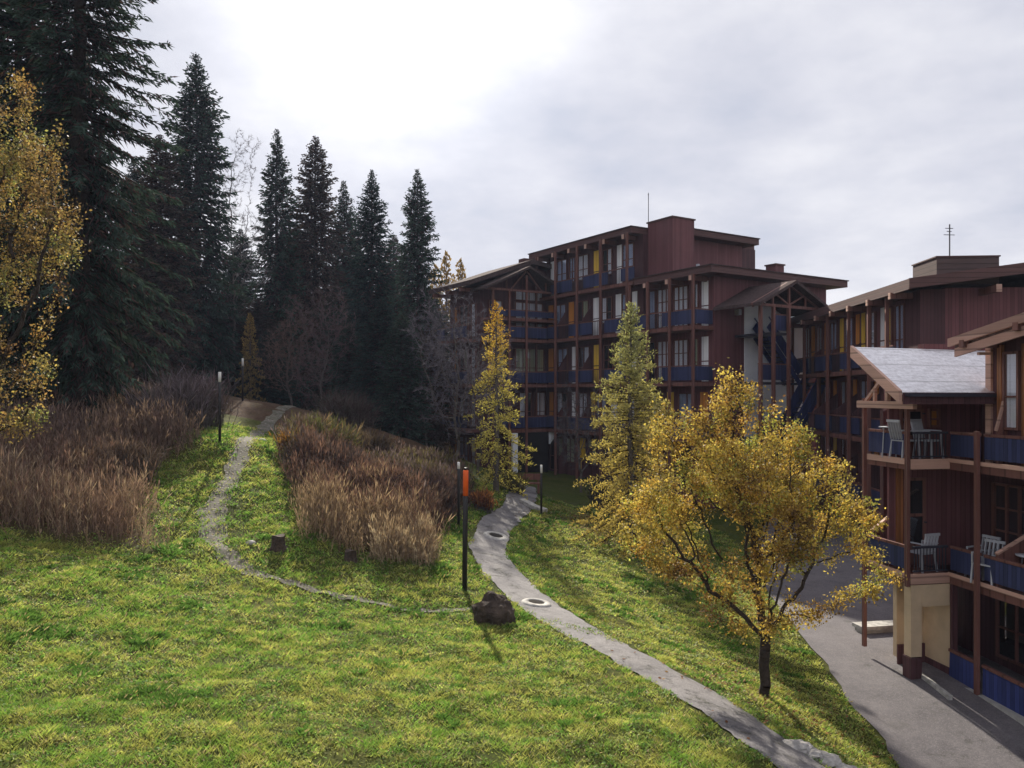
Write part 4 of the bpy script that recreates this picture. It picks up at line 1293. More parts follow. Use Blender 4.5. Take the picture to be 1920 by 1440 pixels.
# entrance underpass at the foot, its shade painted as a black plate
MB(frF).box(ew - 1.36, ew - 1.30, -3.6, -1.2, -5.3, -2.62).build('passage_shade', M['dark'], FB)
MB(frF).box(ew - 1.56, ew - 1.36, -4.0, -3.65, -5.6, -2.62).build('pillar', M['render_white'], FB)
MB(frF).prism([(-1.15, -2.62), (-0.5, -2.62), (-1.15, -3.4)][::-1], 'b', ew - 1.56, ew - 1.40).build('bracket', M['render_white'], FB)
# end wall (a = 0): white stairwell and gabled stair porch
MB(frF).box(-0.05, -0.003, 2.28, 7.2, -6.6, 5.3).build('stair_wall', M['render_white'], FB)
MB(frF).box(-0.30, -0.004, 1.55, 1.75, 4.05, 4.35).build('wall_lamp', M['white_metal'], FB)
st_ = MB(frF)
A_ = -2.6
st_.plate([(A_ - 0.5, -0.1, 4.35), (-0.06, -0.1, 4.35), (-0.06, 2.62, 5.62), (A_ - 0.5, 2.62, 5.62)], 0.16)
st_.plate([(A_ - 0.5, 2.62, 5.62), (-0.06, 2.62, 5.62), (-0.06, 5.5, 4.3), (A_ - 0.5, 5.5, 4.3)], 0.16)
pr = st_.build('porch_roof', M['roof_dark'], FB)
tr_ = MB(frF)
tr_.bar((A_, 0.2, 4.32), (A_, 5.2, 4.32), 0.10, 0.14)
tr_.bar((A_, -0.1, 4.25), (A_, 2.6, 5.5), 0.12, 0.2); tr_.bar((A_, 5.5, 4.2), (A_, 2.64, 5.5), 0.12, 0.2)
tr_.bar((A_, 2.62, 4.38), (A_, 2.62, 5.4), 0.10)
for b_ in (1.4, 3.9): tr_.bar((A_, b_, 4.38), (A_, b_, 4.95), 0.08)
tr_.bar((A_, 2.62, 4.4), (A_, 1.5, 4.95), 0.07); tr_.bar((A_, 2.62, 4.4), (A_, 3.8, 4.95), 0.07)
tr_.build('truss', M['wood'], pr)
for b_ in (0.5, 1.45, 2.6, 5.0):
    post(FB, frF, A_, b_, -6.4, 4.24, 0.15)
for z in (-2.4, 0.5, 3.0):
    balcony(FB, frF, A_ + 0.1, -0.055, 0.5 if z < 3 else 1.5, 2.6, z, [((A_ + 0.15, 0.5 if z < 3 else 1.5), (A_ + 0.15, 2.6))], th=0.12, rh=0.9, soffit='rail')
for i, (za, zb, ba, bb_) in enumerate(((-5.9, -2.4, 6.0, 3.6), (-2.4, 0.5, 3.6, 6.0), (0.5, 3.0, 5.4, 2.9))):
    s2 = MB(frF)
    aa = A_ + 0.4 if i % 2 else A_ + 1.5
    for k in range(12):
        t_ = (k + 0.5) / 12
        b_ = ba + (bb_ - ba) * t_; z = za + (zb - za) * t_
        s2.box(aa, aa + 0.9, b_ - 0.14, b_ + 0.14, z - 0.03, z + 0.015)
    so = s2.build('staircase', M['rail'], FB)
    s2 = MB(frF)
    for a_ in (aa - 0.02, aa + 0.92):
        s2.bar((a_, ba, za - 0.05), (a_, bb_, zb - 0.05), 0.04, 0.28)
        s2.bar((a_, ba, za + 0.95), (a_, bb_, zb + 0.95), 0.05, 0.05)
        s2.bar((a_, ba, za + 0.55), (a_, bb_, zb + 0.55), 0.025, 0.45)
    s2.build('banister', M['blue'], so)
balcony(FB, frF, A_ + 0.1, -0.055, 5.25, 6.6, 0.5, [((A_ + 0.15, 5.25), (A_ + 0.15, 6.6))], th=0.12, rh=0.9, soffit='rail')

# ------------------------------------------------------------------ middle block
az = 4.0
eM = (math.sin(R(az)), math.cos(R(az))); rM = (math.cos(R(az)), -math.sin(R(az)))
frM = ((16.0, 28.6), eM, rM)
MBk = broot('apartment_block', (17, 35, -6.4), 'maroon apartment block with long sloping eaves and yellow window strips beyond the pale roof', 'apartment block')
MB(frM).box(0.0, 14.2, 0.0, 11, -7.2, 3.85).build('wall', M['boards'], MBk)
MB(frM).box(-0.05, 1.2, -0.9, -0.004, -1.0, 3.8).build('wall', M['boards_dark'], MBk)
rm_ = MB(frM)
rm_.plate([(-0.9, -1.6, 4.02), (15.2, -1.6, 4.02), (15.2, 5, 4.9), (-0.9, 5, 4.9)], 0.2)
rm_.plate([(-0.9, 5, 4.9), (15.2, 5, 4.9), (15.2, 12, 4.2), (-0.9, 12, 4.2)], 0.2)
rmo = rm_.build('roof', M['roof_dark'], MBk)
fa_ = MB(frM)
fa_.box(-0.98, 15.28, -1.72, -1.603, 3.68, 4.06)
fa_.prism([(-1.72, 3.70), (5, 4.55), (12, 3.9), (12, 4.26), (5, 4.95), (-1.72, 4.075)], 'b', -1.06, -0.985)
fa_.build('fascia', M['fascia'], rmo)
for k in range(7):
    a_ = 0.3 + k * 2.2
    MB(frM).box(a_, a_ + 0.16, -1.8, -0.004 if k else -1.0, 3.5, 3.72).build('rafter', M['wood'], rmo)
    MB(frM).box(a_ - 0.012, a_ + 0.172, -1.84, -1.803, 3.49, 3.73).build('rafter_cap', M['wood_pale'], rmo)
for b_ in (1.2, 6.6):
    MB(frM).box(-1.2, -0.004, b_, b_ + 0.16, 3.55, 3.8).build('rafter', M['wood'], rmo)
    MB(frM).box(-1.24, -1.203, b_ - 0.012, b_ + 0.172, 3.54, 3.81).build('rafter_cap', M['wood_pale'], rmo)
MB(frM).box(1.203, 14.2, -0.8, -0.003, 0.955, 3.62).build('wall', M['boards'], MBk)
hb = MB(frM).box(0.4, 2.4, -0.1, 2.15, 4.02, 5.05).build('roof_housing', M['roof_grey'], MBk)
MB(frM).box(0.36, 2.44, -0.14, 2.19, 5.052, 5.10).build('housing_cap', M['fascia'], hb)
window(MBk, frM, 0.0, 'b', -1, 2.9, 3.35, 2.55, 3.3, 1, 1, 'curtain_white')
layM = {3: [(1.35, .9, 'curtain_blue', 2), (2.5, .6, 'curtain_yellow', 1), (3.2, .5, 'W', 1), (4.2, 1.0, None, 2), (5.4, .4, 'Y', 1), (6.1, .35, 'O', 1), (6.7, 1.1, None, 2), (8.1, .4, 'Y', 1), (8.8, 1.0, 'curtain_blue', 2), (10.2, .5, 'O', 1), (11.0, 1.0, None, 2), (12.4, .45, 'O', 1), (13.0, .9, None, 2)],
        2: [(1.6, 1.1, None, 2), (3.3, .5, 'Y', 1), (4.2, 1.0, None, 2), (6.0, .4, 'O', 1), (6.8, 1.2, None, 2), (8.6, .4, 'O', 1), (9.4, 1.2, None, 2), (11.4, .4, 'O', 1), (12.2, 1.0, 'curtain_blue', 2)],
        1: [(1.6, 1.1, None, 2), (4.2, 1.0, None, 2), (6.0, .4, 'O', 1), (6.8, 1.2, 'curtain_blue', 2), (9.4, 1.2, None, 2), (11.4, .4, 'Y', 1), (12.2, 1.0, None, 2)]}
ZM = {3: 0.95, 2: -1.95, 1: -4.85}
for fl_, row in layM.items():
    for a_, wd, c, nx in row:
        z = ZM[fl_]
        if c in PC: panel_strip(MBk, frM, 0.0 if fl_ < 3 else -0.8, 'a', -1, a_, a_ + wd, z + 0.06, z + 2.55, PC[c])
        else: window(MBk, frM, 0.0 if fl_ < 3 else -0.8, 'a', -1, a_, a_ + wd, z + 0.1, z + 2.5, nx, 2, PC.get(c, c), fmat='wood_orange' if c in PC else 'wood')
for z in ZM.values():
    balcony(MBk, frM, 1.25, 14.3, -1.35, -0.004, z, [((1.25, -1.3), (14.3, -1.3))], rh=0.85, pat='xxo' if z < 4 else 'xox')
    for a_ in (5.85, 8.5, 11.2):
        MB(frM).prism([(-1.2, z + 0.02), (-0.005, z + 0.02), (-0.005, z + 1.9), (-1.2, z + 1.0)], 'b', a_, a_ + 0.08).build('partition', M['boards_dark'], MBk)
for a_ in (1.5, 3.3, 5.6, 8.4, 12.0, 14.1):
    post(MBk, frM, a_, -1.47, -6.9, 3.7, 0.13)

# ------------------------------------------------------------------ near block
az = -10.0
eN = (math.sin(R(az)), math.cos(R(az))); rN = (math.cos(R(az)), -math.sin(R(az)))
frN = ((9.0, 17.5), eN, rN)            # a: away from the camera, b: to the back of the block
NB = broot('apartment_block', (11, 17, -6.5), 'nearest maroon balcony block with pale metal gable roof and cream entrance pillar', 'apartment block')
NB_REF[0] = NB
ZU, ZL = -1.55, -4.15
GN = -6.55
# body walls
MB(frN).box(1.0, 2.3, 1.0, 2.65, ZL - 0.05, 0.2).build('wall', M['boards'], NB)
MB(frN).box(1.62, 1.75, 0.5, 0.996, ZL - 0.05, -0.45).build('wall', M['boards_dark'], NB)
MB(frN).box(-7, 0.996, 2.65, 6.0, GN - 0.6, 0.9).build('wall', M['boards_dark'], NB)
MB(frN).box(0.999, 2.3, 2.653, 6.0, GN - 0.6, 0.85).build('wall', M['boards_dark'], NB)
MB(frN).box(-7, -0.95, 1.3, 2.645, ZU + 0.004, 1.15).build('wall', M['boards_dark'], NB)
MB(frN).box(-0.948, -0.80, 1.24, 1.46, ZU + 0.006, 1.10).build('corner_board', M['wood_pale'], NB)
# frontal wall of the porch bay
pw = MB(frN)
pw.box(0.92, 0.996, 0.15, 2.645, ZL + 0.002, 0.02)
pw.build('wall', M['boards'], NB)
# doors
def door(parent, fr, a, h0, h1, z0, z1, glassy=True):
    d = MB(fr); t = 0.07
    d.box(a - 0.05, a - 0.003, h0, h0 + t, z0, z1); d.box(a - 0.05, a - 0.003, h1 - t, h1, z0, z1)
    d.box(a - 0.05, a - 0.003, h0 + t, h1 - t, z1 - t, z1); d.box(a - 0.045, a - 0.003, h0 + t, h1 - t, z0, z0 + 0.5)
    d.box(a - 0.045, a - 0.003, h0 + t, h1 - t, z0 + 1.15, z0 + 1.22)
    o = d.build('door', M['wood'], parent)
    g = MB(fr); g.box(a - 0.03, a - 0.022, h0 + t, h1 - t, z0 + 0.5, z1 - t); g.build('pane', M['glass'], o)
    g = MB(fr); g.box(a - 0.014, a - 0.006, h0 + t, h1 - t, z0 + 0.5, z1 - t); g.build('room_shade', M['dark'], o)  # black plate, the darkness behind the door glass is painted
    h = MB(fr); h.box(a - 0.11, a - 0.05, h1 - t + 0.015, h1 - 0.02, z0 + 1.0, z0 + 1.03); h.build('handle', M['rail'], o)
    return o
door(NB, frN, 0.92, 0.42, 1.05, ZU + 0.02, -0.05 - 0.35)
window(NB, frN, 0.92, 'b', -1, 1.15, 1.45, ZU + 0.7, -0.4, 1, 2, 'curtain_orange')
door(NB, frN, 0.92, 0.55, 1.1, ZL + 0.02, ZL + 2.1)
MB(frN).box(0.86, 0.917, 0.32, 0.48, ZL + 0.01, ZL + 2.35).build('door_board', M['wood_orange'], NB)
# balconies on two floors
for z in (ZU, ZL):
    b1 = balcony(NB, frN, 0.0, 1.6, 0.0, 0.296, z, [((0.12, 0.03), (1.5, 0.03))], th=0.22, rh=0.62)
    b2 = MB(frN).box(0.0, 0.918, 0.298, 1.02, z - 0.22, z).build('balcony', M['wood'], NB)
    rl = MB(frN)
    rl.bar((0.03, 0.1, z + 0.62), (0.03, 0.98, z + 0.62), 0.06, 0.05)
    rl.bar((0.03, 0.1, z + 0.08), (0.03, 0.98, z + 0.08), 0.03, 0.03)
    for k in range(11): rl.bar((0.03, 0.14 + k * 0.08, z + 0.08), (0.03, 0.14 + k * 0.08, z + 0.6), 0.014)
    rl.build('railing', M['rail'], b2)
    edge = MB(frN).box(-0.03, -0.003, 0.0, 1.03, z - 0.2, z + 0.03).build('edge_board', M['wood_pale'], b2)
    b3 = balcony(NB, frN, -7, -0.004, 1.0, 2.647 if z == ZL else 1.297, z, [((-0.03, 1.03), (-0.9, 1.03)), ((-1.03, 1.03), (-3.2, 1.03)), ((-3.3, 1.03), (-6.9, 1.03))], th=0.22, rh=0.62)
    MB(frN).box(-7, -0.004, 0.965, 0.997, z - 0.05, z + 0.04).build('edge_board', M['wood_pale'], b3)
    MB(frN).box(0.1, 1.5, -0.035, -0.003, z - 0.10, z + 0.04).build('edge_board', M['wood_pale'], b1)
    for a_ in (-1.35, -4.2):
        MB(frN).prism([(1.06, z + 0.02), (2.64 if z == ZL else 1.295, z + 0.02), (2.64 if z == ZL else 1.295, z + 1.5), (1.06, z + 0.7)], 'b', a_, a_ + 0.06).build('partition', M['wood'], NB)
        MB(frN).bar((a_ + 0.03, 1.05, z + 0.72), (a_ + 0.03, 2.6 if z == ZL else 1.29, z + 1.5), 0.09, 0.04).build('partition_cap', M['wood_pale'], NB)
MB(frN).prism([(0.08, ZL + 0.02), (0.85, ZL + 0.02), (0.85, ZL + 1.3), (0.08, ZL + 0.75)], 'b', 1.42, 1.48).build('partition', M['boards_dark'], NB)
MB(frN).bar((1.45, 0.06, ZL + 0.75), (1.45, 0.86, ZL + 1.32), 0.09, 0.05).build('partition_cap', M['wood_pale'], NB)
# posts
for a_, b_, z0, z1 in ((0.0, -0.06, ZL - 0.25, 0.0), (1.56, -0.06, GN + 0.3, -0.15), (-0.95, 0.9, GN - 0.1, ZU + 0.7), (-3.25, 0.9, GN - 0.2, ZU + 0.7), (-6.5, 0.9, GN - 0.3, ZU + 0.7)):
    p_ = post(NB, frN, a_, b_, z0, z1, 0.085)
MB(frN).box(1.72, 1.86, 1.125, 2.645, GN - 0.3, ZL - 0.06).build('wall', M['boards_dark'], NB)
# ground floor under the porch: cream pillar, lintel, inner wall
MB(frN).box(-0.02, 0.22, 0.02, 0.29, GN + 0.55, ZL - 0.225).build('pillar', M['cream'], NB)
MB(frN).box(-0.04, 0.24, 0.0, 0.28, GN - 0.2, GN + 0.53).build('pillar_base', M['boards_dark'], NB)
MB(frN).box(-0.02, 0.20, 0.293, 1.0, ZL - 0.72, ZL - 0.225).build('lintel', M['cream'], NB)
MB(frN).box(0.85, 0.98, 0.30, 1.017, GN + 0.25, ZL - 0.225).build('inner_wall', M['cream'], NB)
MB(frN).box(0.80, 0.847, 0.30, 1.017, GN - 0.2, GN + 0.55).build('skirting', M['boards_dark'], NB)
MB(frN).box(-0.03, 1.7, 1.02, 1.12, GN + 0.25, ZL - 0.23).build('side_wall', M['cream'], NB)
MB(frN).box(-0.028, 1.7, 1.00, 1.118, GN - 0.3, GN + 0.247).build('skirting', M['boards_dark'], NB)
MB(frN).box(-0.10, -0.033, 1.0, 1.14, GN - 0.3, ZL - 0.23).build('corner_board', M['boards_dark'], NB)
# ground floor blue panels along the road
for (a0, a1) in ((-0.04, -0.88), (-1.02, -3.18), (-3.32, -6.9)):
    p_ = MB(frN); p_.bar((a0, 1.0, GN + 0.32 + 0.03 * a0), (a1, 1.0, GN + 0.32 + 0.03 * a1), 0.04, 0.62); po = p_.build('ground_panel', M['blue'], NB)
    p_ = MB(frN); p_.bar((a0, 0.99, GN + 0.68 + 0.03 * a0), (a1, 0.99, GN + 0.68 + 0.03 * a1), 0.08, 0.06); p_.build('handrail', M['wood'], po)
    p_ = MB(frN); p_.bar((a0, 0.93, GN - 0.02 + 0.03 * a0), (a1, 0.93, GN - 0.02 + 0.03 * a1), 0.12, 0.16); p_.build('kerb', M['concrete'], po)
# windows of the long side
window(NB, frN, 2.65, 'a', -1, -0.7, 0.5, ZL + 0.3, ZL + 2.0, 3, 3, None)
window(NB, frN, 2.65, 'a', -1, -2.9, -1.6, ZL + 0.3, ZL + 2.2, 3, 3, 'curtain_blue', (0, .5))
window(NB, frN, 2.65, 'a', -1, -3.0, -1.5, GN + 0.3, ZL - 0.4, 3, 2, None)
window(NB, frN, 2.65, 'a', -1, -0.8, 0.4, GN + 0.3, ZL - 0.4, 2, 2, None)
window(NB, frN, 1.3, 'a', -1, -1.72, -1.30, ZU + 0.75, 0.85, 1, 2, 'curtain_white', (0.0, 1.0))
window(NB, frN, 1.3, 'a', -1, -2.6, -1.95, ZU + 0.1, 0.85, 2, 2, None)
window(NB, frN, 1.3, 'a', -1, -4.4, -3.0, ZU + 0.1, 0.85, 3, 2, 'curtain_white', (0.5, 1.0))
MB(frN).box(-1.26, -1.14, 1.22, 1.297, ZU + 0.01, 1.0).build('wall_batten', M['wood_orange'], NB)
MB(frN).box(-1.88, -1.78, 1.22, 1.297, ZU + 0.01, 1.0).build('wall_batten', M['wood_orange'], NB)
# pale gable roof over the porch bay
gr = MB(frN)
RE, RR, RB = -1.0, 0.68, 2.3
zE, zR = 0.0, 1.05
gr.plate([(RE, -0.95, zE), (RE, 2.35, zE - 0.02), (RR, 2.7, zR - 0.06), (RR, -0.95, zR)], 0.05)
pro = gr.build('roof', M['roof_pale'], NB)
MB(frN).box(RR - 0.12, RR - 0.02, -0.5, 2.64, 0.25, zR - 0.12).build('ridge_wall', M['boards'], pro); MB(frN).box(RR + 0.01, RR + 0.22, 0.9, 2.7, 0.3, zR + 0.09).build('parapet', M['boards'], pro)
bb_ = MB(frN)
bb_.prism([(RE - 0.02, zE - 0.24), (RR, zR - 0.24), (RR, zR + 0.03), (RE - 0.02, zE + 0.03)], 'a', -1.03, -0.953)
bb_.build('bargeboard', M['wood_pale'], pro)
MB(frN).box(RE - 0.035, RE - 0.003, -0.93, 2.0, zE - 0.26, zE - 0.015).build('eave_board', M['boards_dark'], pro)
MB(frN).box(RE + 0.004, RE + 0.16, -0.9, 2.3, zE - 0.20, zE - 0.06).build('eave_beam', M['boards_dark'], pro)
gt_ = MB(frN); gt_.bar((RE - 0.085, -0.9, zE - 0.06), (RE - 0.085, 2.1, zE - 0.075), 0.09, 0.07)
gt_.build('gutter', M['rail'], pro)
tg = MB(frN)
tg.bar((-0.25, -0.06, -0.30), (1.8, -0.06, -0.30), 0.10, 0.17)
tb = tg.build('tie_beam', M['wood_pale'], NB)
tg = MB(frN)
tg.bar((RR, -0.06, -0.2), (RR, -0.06, zR - 0.08), 0.09)
tg.bar((0.28, -0.06, -0.2), (0.28, -0.06, zR - 0.36), 0.07); tg.bar((1.15, -0.06, -0.22), (1.15, -0.06, 0.1), 0.07)
tg.bar((1.5, -0.06, -0.22), (RR + 0.04, -0.06, 0.45), 0.07)
tg.bar((RE + 0.1, -0.06, zE - 0.12), (RR - 0.03, -0.06, zR - 0.14), 0.10, 0.15)
tg.build('truss', M['wood_pale'], NB)
# upper roof of the nearest bay, rising towards the camera
ur = MB(frN)
ur.plate([(-0.78, 0.5, 1.06), (-0.78, 6.5, 1.34), (-7.2, 6.5, 2.55), (-7.2, 0.5, 2.25)], 0.12)
uro = ur.build('roof', M['roof_dark'], NB)
for q_, (o1, zt) in enumerate(((0.40, 0.12), (0.47, -0.10))):
    fa_ = MB(frN)
    sl = (2.25 - 1.02) / 6.65
    fa_.prism([(-0.72 - 0.12 * q_, 0.96 + zt - 0.1), (-7.2, 0.90 + zt - 0.1 + sl * 6.7), (-7.2, 1.06 + zt - 0.06 + sl * 6.7), (-0.72 - 0.12 * q_, 1.10 + zt - 0.06)], 'a', o1 - 0.03, o1 + 0.03)
    fa_.build('fascia', M['wood_mid'], uro)
for a_ in (-1.2, -2.6, -4.2):
    MB(frN).box(a_, a_ + 0.13, 0.36, 1.297, 0.83 - 0.18 * (a_ + 0.55), 0.99 - 0.18 * (a_ + 0.55)).build('rafter', M['wood'], uro)
MB(frN).box(-1.0, -0.93, 0.92, 1.24, 0.80, 0.86).build('rafter_cap', M['wood_pale'], uro)


# ------------------------------------------------------------------ small things
def lathe(prof, k=20):
    V, f = [], []
    for r_, z in prof:
        for i in range(k): V.append((r_ * math.cos(i * 6.28318 / k), r_ * math.sin(i * 6.28318 / k), z))
    for j in range(len(prof) - 1):
        for i in range(k): f.append((j * k + i, j * k + (i + 1) % k, (j + 1) * k + (i + 1) % k, (j + 1) * k + i))
    return np.array(V), np.array(f)


def cyl(name, r, z0, z1, mat, parent, k=14):
    V, f = lathe([(0.001, z0), (r, z0), (r, z1 - r * 0.25), (r * 0.8, z1), (0.001, z1)], k)
    return arr_mesh(name, V, [f], mat, parent, smooth=False)


def pole(u, v, d, h, rad, tipf, tipmat, label, lean=(0, 0)):
    x, y, z = at(u, d)
    e = empty('marker_pole', (x, y, z), label, 'marker pole', 'marker poles along path and trail')
    e.rotation_euler = (lean[0], lean[1], 0)
    cyl('shaft', rad, -0.2, h * (1 - tipf), M['black_paint'], e)
    cyl('tip', rad * 1.06, h * (1 - tipf) + 0.002, h, M[tipmat], e)
    return e


op = pole(871, 1112, 19.0, 3.0, 0.062, 0.21, 'orange_paint', 'tall black pole with orange band at its top, beside the path', (0, R(0.6)))
cyl('cap', 0.05, 3.003, 3.06, M['black_paint'], op)
pole(860, 992, 25.4, 2.2, 0.045, 0.10, 'white_paint', 'black pole with white tip just behind the orange banded pole')
pole(1015, 965, 30.0, 2.0, 0.042, 0.16, 'white_paint', 'black pole with white tip past the bend, in front of the dark lawn')
pole(412, 825, 25.8, 2.4, 0.045, 0.14, 'white_paint', 'black pole with white tip at the grassy edge of the trail')
pole(455, 752, 37, 2.1, 0.045, 0.18, 'white_paint', 'farthest white tipped pole where the trail enters the wood')


def rock(name, loc, s, seed, mat, label, cat, group=None, sub=4):
    import bmesh
    from mathutils import noise, Vector
    bm = bmesh.new(); bmesh.ops.create_icosphere(bm, subdivisions=sub, radius=1.0)
    for v in bm.verts:
        p = v.co.copy()
        a = noise.noise(p * 0.9 + Vector((seed, 0, 0))) * 0.28 + noise.noise(p * 2.3 + Vector((0, seed, 0))) * 0.22 + noise.noise(p * 5.5 + Vector((0, 0, seed))) * 0.08
        cell = noise.cell(p * 1.7 + Vector((seed, seed, 0))) * 0.06
        v.co = p * (1 + a + cell)
        v.co.x *= s[0]; v.co.y *= s[1]; v.co.z *= s[2]
    me = bpy.data.meshes.new(name); bm.to_mesh(me); bm.free()
    me.materials.append(mat)
    o = bpy.data.objects.new(name, me); col.objects.link(o); o.location = loc
    return tag(o, label, cat, group)


x, y, z = at(926, 16.9)
rock('boulder', (x, y, z + 0.19), (0.44, 0.40, 0.43), 3.3, M['boulder'], 'rough dark brown boulder where the dirt trail meets the path', 'boulder')


def stump(u, d, r, h, label, seed):
    x, y, z = at(u, d)
    e = empty('tree_stump', (x, y, z), label, 'tree stump')
    rr = np.random.RandomState(seed); k = 22
    ph = rr.rand(4) * 6
    V, f = [], []
    for zz_, m_ in ((-0.15, 1.5), (0.04, 1.3), (h * 0.35, 1.02), (h * 0.7, 0.95), (h, 0.92)):
        for i in range(k):
            a = i * 6.28318 / k
            q_ = r * m_ * (1 + 0.14 * math.sin(3 * a + ph[0]) * (m_ - 0.6) + 0.06 * math.sin(7 * a + ph[1]))
            V.append((q_ * math.cos(a), q_ * math.sin(a), zz_ + (0.02 * math.sin(2 * a + ph[2]) if zz_ == h else 0)))
    for j in range(4):
        for i in range(k): f.append((j * k + i, j * k + (i + 1) % k, (j + 1) * k + (i + 1) % k, (j + 1) * k + i))
    arr_mesh('stump', np.array(V), [np.array(f)], M['stump'], e, smooth=True)
    top = [V[4 * k + i] for i in range(k)] + [(0, 0, h - 0.02)]
    arr_mesh('cut_face', np.array(top), [np.array([(i, (i + 1) % k, k) for i in range(k)])], M['stump'], e)
    return e


stump(522, 19.3, 0.17, 0.38, 'dark broken stump at the inside bend of the trail', 1)
stump(657, 19.6, 0.15, 0.30, 'low grey stump among pale dry grass', 2)


def manhole(u, v, d, r, label):
    x, y, z = at(u, d)
    z = float(ground(np.array([x]), np.array([y]))[0]) + 0.052
    e = empty('manhole', (x, y, z), label, 'manhole', 'manholes in the path')
    g = 0.15
    zx = (gz(x + g, y) - gz(x - g, y)) / (2 * g); zy = (gz(x, y + g) - gz(x, y - g)) / (2 * g)
    e.rotation_euler = (math.atan(zy), -math.atan(zx), 0)
    V, f = lathe([(r * 0.56, -0.05), (r * 0.56, 0.012), (r * 0.9, 0.012), (r, -0.012), (r * 1.04, -0.05)], 28)
    arr_mesh('ring', V, [f], M['white_paint'] if False else M['concrete_pale'], e, smooth=False)
    V, f = lathe([(0.001, 0.006), (r * 0.5, 0.006), (r * 0.55, 0.002), (r * 0.555, -0.04)], 28)
    arr_mesh('cover', V, [f], M['iron'], e)
    return e


M['concrete_pale'] = simple_mat('pale_concrete', (0.40, 0.385, 0.36), 0.85, 0.4, 7, bump=0.01)
manhole(1006, 1133, 18.7, 0.36, 'iron manhole with pale concrete ring near the boulder')
manhole(930, 1003, 25.4, 0.42, 'farther manhole with white surround in the bend of the path')

# pale stones along the lower path
q = random.Random(3)
STN = [(1495, 1372, 11.9, .20, 'flat grey stone heading the row beside the lower path'), (1522, 1382, 11.8, .16, 'small pale stone second in the row beside the lower path'), (1548, 1388, 11.75, .22, 'largest pale stone in the row beside the lower path'), (1575, 1398, 11.6, .15, 'angular grey stone with grass around it, after the largest'),
       (1600, 1412, 11.4, .13, 'small tilted stone near the lower end of the stone row'), (1625, 1428, 11.2, .17, 'long pale stone just above the picture edge'), (1600, 1388, 11.9, .12, 'dark stone set back on the bank from the stone row'), (1650, 1440, 11.1, .14, 'last pale stone of the row by the lower path')]
for k, (u, v, d, s_, lab) in enumerate(STN):
    x = (u - 960) / F * d
    rock('edging_stone', (x, d, gz(x, d) + 0.03), (s_ * 1.15, s_, s_ * 0.55), 7.7 * k + 1, M['stone'], lab, 'stone', 'stones edging the lower path', 3)
for k, (u, v, d, s_, lab) in enumerate(((470, 1030, 19.4, .10, 'small pale stone on the trail near the stump'), (492, 838, 27.5, .12, 'white stone on the upper trail'))):
    x = (u - 960) / F * d
    rock('trail_stone', (x, d, gz(x, d) + 0.04), (s_ * 1.3, s_, s_ * 0.6), 5.1 * k + 2, M['stone'], lab, 'stone', None, 2)


def chair(loc, rz, label, name='garden_chair', first=[None]):
    if first[0]:
        return copy_tree(first[0], loc, label, 'white chairs on the balconies', rz)
    e = empty(name, loc, label, 'chair', 'white chairs on the balconies', rz)
    fr = ((0, 0), (1, 0), (0, 1))
    def fin(mb, n): 
        o = mb.build(n, M['white_metal']); o.parent = e; return o
    fin(MB(fr).box(-0.22, 0.22, -0.21, 0.21, 0.41, 0.44), 'seat')
    b = MB(fr)
    for k in range(5): b.bar((-0.18 + k * 0.09, 0.215, 0.46), (-0.18 + k * 0.09, 0.30, 0.86), 0.05, 0.02)
    b.bar((-0.22, 0.31, 0.88), (0.22, 0.31, 0.88), 0.03, 0.06)
    fin(b, 'backrest')
    for sx in (-0.2, 0.2):
        for sy, dy in ((-0.19, -0.03), (0.19, 0.05)):
            fin(MB(fr).bar((sx, sy, 0.409), (sx * 1.1, sy + dy, 0.0), 0.035), 'leg')
        a_ = MB(fr); a_.bar((sx * 1.1, -0.17, 0.65), (sx * 1.1, 0.26, 0.66), 0.05, 0.025); a_.bar((sx * 1.1, -0.17, 0.445), (sx * 1.1, -0.17, 0.637), 0.03)
        fin(a_, 'armrest')
    first[0] = e
    return e


def loc_fr(fr, a, b, z):
    return (fr[0][0] + fr[1][0] * a + fr[2][0] * b, fr[0][1] + fr[1][1] * a + fr[2][1] * b, z)


chair(loc_fr(frN, 0.45, 0.22, ZU), R(100), 'white plastic chair on the upper porch balcony behind its blue panel')
chair(loc_fr(frN, 0.35, 0.75, ZU), R(30), 'white plastic chair before the upper porch door')
chair(loc_fr(frN, 0.40, 0.60, ZL), R(200), 'white plastic chair behind the lower porch railing')
chair(loc_fr(frN, -0.45, 1.45, ZL), R(-70), 'white plastic chair on the lower side balcony next to the porch')
chair(loc_fr(frN, -0.95, 1.15, ZL), R(-60), 'white chair showing its back above the lower handrail by the post')
chair(loc_fr(frM, 6.6, -0.85, ZM[3]), R(80), 'white chair on the top balcony of the middle block')
chair(loc_fr(frM, 7.3, -0.8, ZM[3]), R(200), 'second white chair on the top balcony of the middle block, deeper in')


def table(loc, label, r=0.36, mat='white_metal'):
    e = empty('balcony_table', loc, label, 'table')
    V, f = lathe([(0.001, 0.70), (r, 0.70), (r, 0.725), (0.001, 0.725)], 24)
    arr_mesh('table_top', V, [f], M[mat], e)
    for k in range(4):
        a = k * 1.5708 + 0.4
        V, f = segs(np.array([[0.7 * r * math.cos(a), 0.7 * r * math.sin(a), 0.70]]), np.array([[0.95 * r * math.cos(a), 0.95 * r * math.sin(a), 0.0]]), [0.014], [0.014], 6)
        arr_mesh('leg', V, [f], M[mat], e)
    return e


table(loc_fr(frN, 0.95, 0.16, ZU - 0.0), 'small round white table on the upper porch balcony', 0.22)
table(loc_fr(frN, -1.6, 1.7, ZL), 'round white table on the lower side balcony', 0.34)


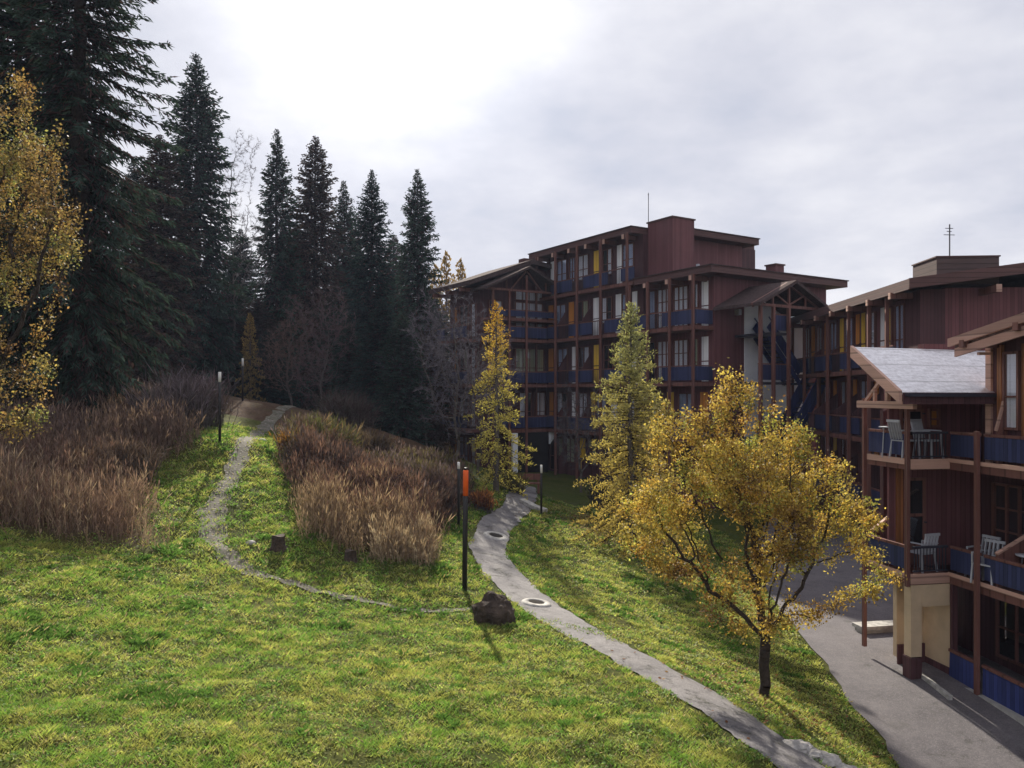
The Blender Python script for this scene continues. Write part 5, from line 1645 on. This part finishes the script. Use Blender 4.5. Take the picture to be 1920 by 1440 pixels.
def antenna(loc, h, label, bars):
    e = empty('antenna', loc, label, 'antenna')
    fr = ((0, 0), (1, 0), (0, 1))
    o = MB(fr).bar((0, 0, 0), (0, 0, h), 0.035).build('mast', M['rail']); o.parent = e
    for z, l_ in bars:
        o = MB(fr).bar((-l_, 0.01, z), (l_, 0.05, z), 0.022).build('crossbar', M['rail']); o.parent = e
    return e


x, y, z = px3(1771, 478, 31.5)
antenna(loc_fr(frM, 1.2, 0.75, 5.10), 1.35, 'roof antenna with short crossbars on the middle block', [(1.2, 0.16), (0.95, 0.22), (1.08, 0.1)])
antenna(loc_fr(frF, 5.3, 0.3, 9.40), 2.1, 'thin rod antenna on the tall roof of the large block', [(2.0, 0.04)])

# bench by the larch
e = empty('wooden_bench', at(985, 35.5), 'dark wooden bench at the edge of the shaded lawn behind the golden larch', 'bench')
fr = ((0, 0), (1, 0), (0, 1))
def bn(mb, n):
    o = mb.build(n, M['wood']); o.parent = e
bn(MB(fr).box(-0.75, 0.75, -0.2, 0.2, 0.42, 0.48), 'seat')
bn(MB(fr).box(-0.75, 0.75, 0.22, 0.27, 0.58, 0.86), 'backrest')
for sx in (-0.6, 0.6):
    bn(MB(fr).box(sx - 0.05, sx + 0.05, -0.18, 0.18, 0.0, 0.418), 'leg')
    bn(MB(fr).box(sx - 0.04, sx + 0.04, 0.272, 0.32, 0.0, 0.84), 'back_post')

# low concrete ledge beside the near block
x0, y0 = px3(1640, 1180, 20.6)[:2]
fr = ((x0, y0), rN, eN)
lg = broot('retaining_ledge', (x0, y0, GN), 'low pale topped ledge on the road beyond the entrance pillar', 'low wall')
MB(fr).box(-0.35, 0.9, 0.0, 0.35, GN - 0.3, GN + 0.22).build('wall', M['concrete'], lg)
MB(fr).box(-0.40, 0.95, -0.05, 0.40, GN + 0.222, GN + 0.32).build('coping', M['concrete_pale'], lg)
# kerb in front of the entrance
kp = [px3(u, v, d) for u, v, d in ((1688, 1195, 20.3), (1692, 1236, 18.6), (1704, 1252, 18.1), (1782, 1303, 16.5))]
kb = []
for p, q_ in zip(kp[:-1], kp[1:]):
    kb.append((p, q_))
mbk = MB(((0, 0), (1, 0), (0, 1)))
for p, q_ in kb:
    mbk.bar((p[0], p[1], gz(p[0], p[1]) + 0.03), (q_[0], q_[1], gz(q_[0], q_[1]) + 0.03), 0.09, 0.2)
tag(mbk.build('kerb', M['concrete_pale']), 'pale kerb curving round the cream entrance pillar', 'kerb')
# stone edging of the path bend
mbk = MB(((0, 0), (1, 0), (0, 1)))
ed = [px3(u, v, d) for u, v, d in ((978, 948, 31.5), (1000, 958, 31.0), (1022, 968, 30.6))]
for p, q_ in zip(ed[:-1], ed[1:]):
    mbk.bar((p[0], p[1], gz(p[0], p[1]) + 0.05), (q_[0], q_[1], gz(q_[0], q_[1]) + 0.05), 0.3, 0.2)
tag(mbk.build('path_edging', M['concrete_pale']), 'pale concrete edging at the far bend of the path', 'kerb')

# ------------------------------------------------------------------ thin autumn air
m, t = new_mat('thin_air')
vol = t.n('ShaderNodeVolumePrincipled', {'Color': (0.62, 0.72, 1.0, 1), 'Density': 0.00028, 'Anisotropy': 0.2})
t.t.links.new(vol.outputs[0], t.n('ShaderNodeOutputMaterial').inputs['Volume'])
hz = MB(((0, 0), (1, 0), (0, 1))).box(-140, 140, -25, 170, -16, 45).build('haze', m)
tag(hz, kind='stuff')
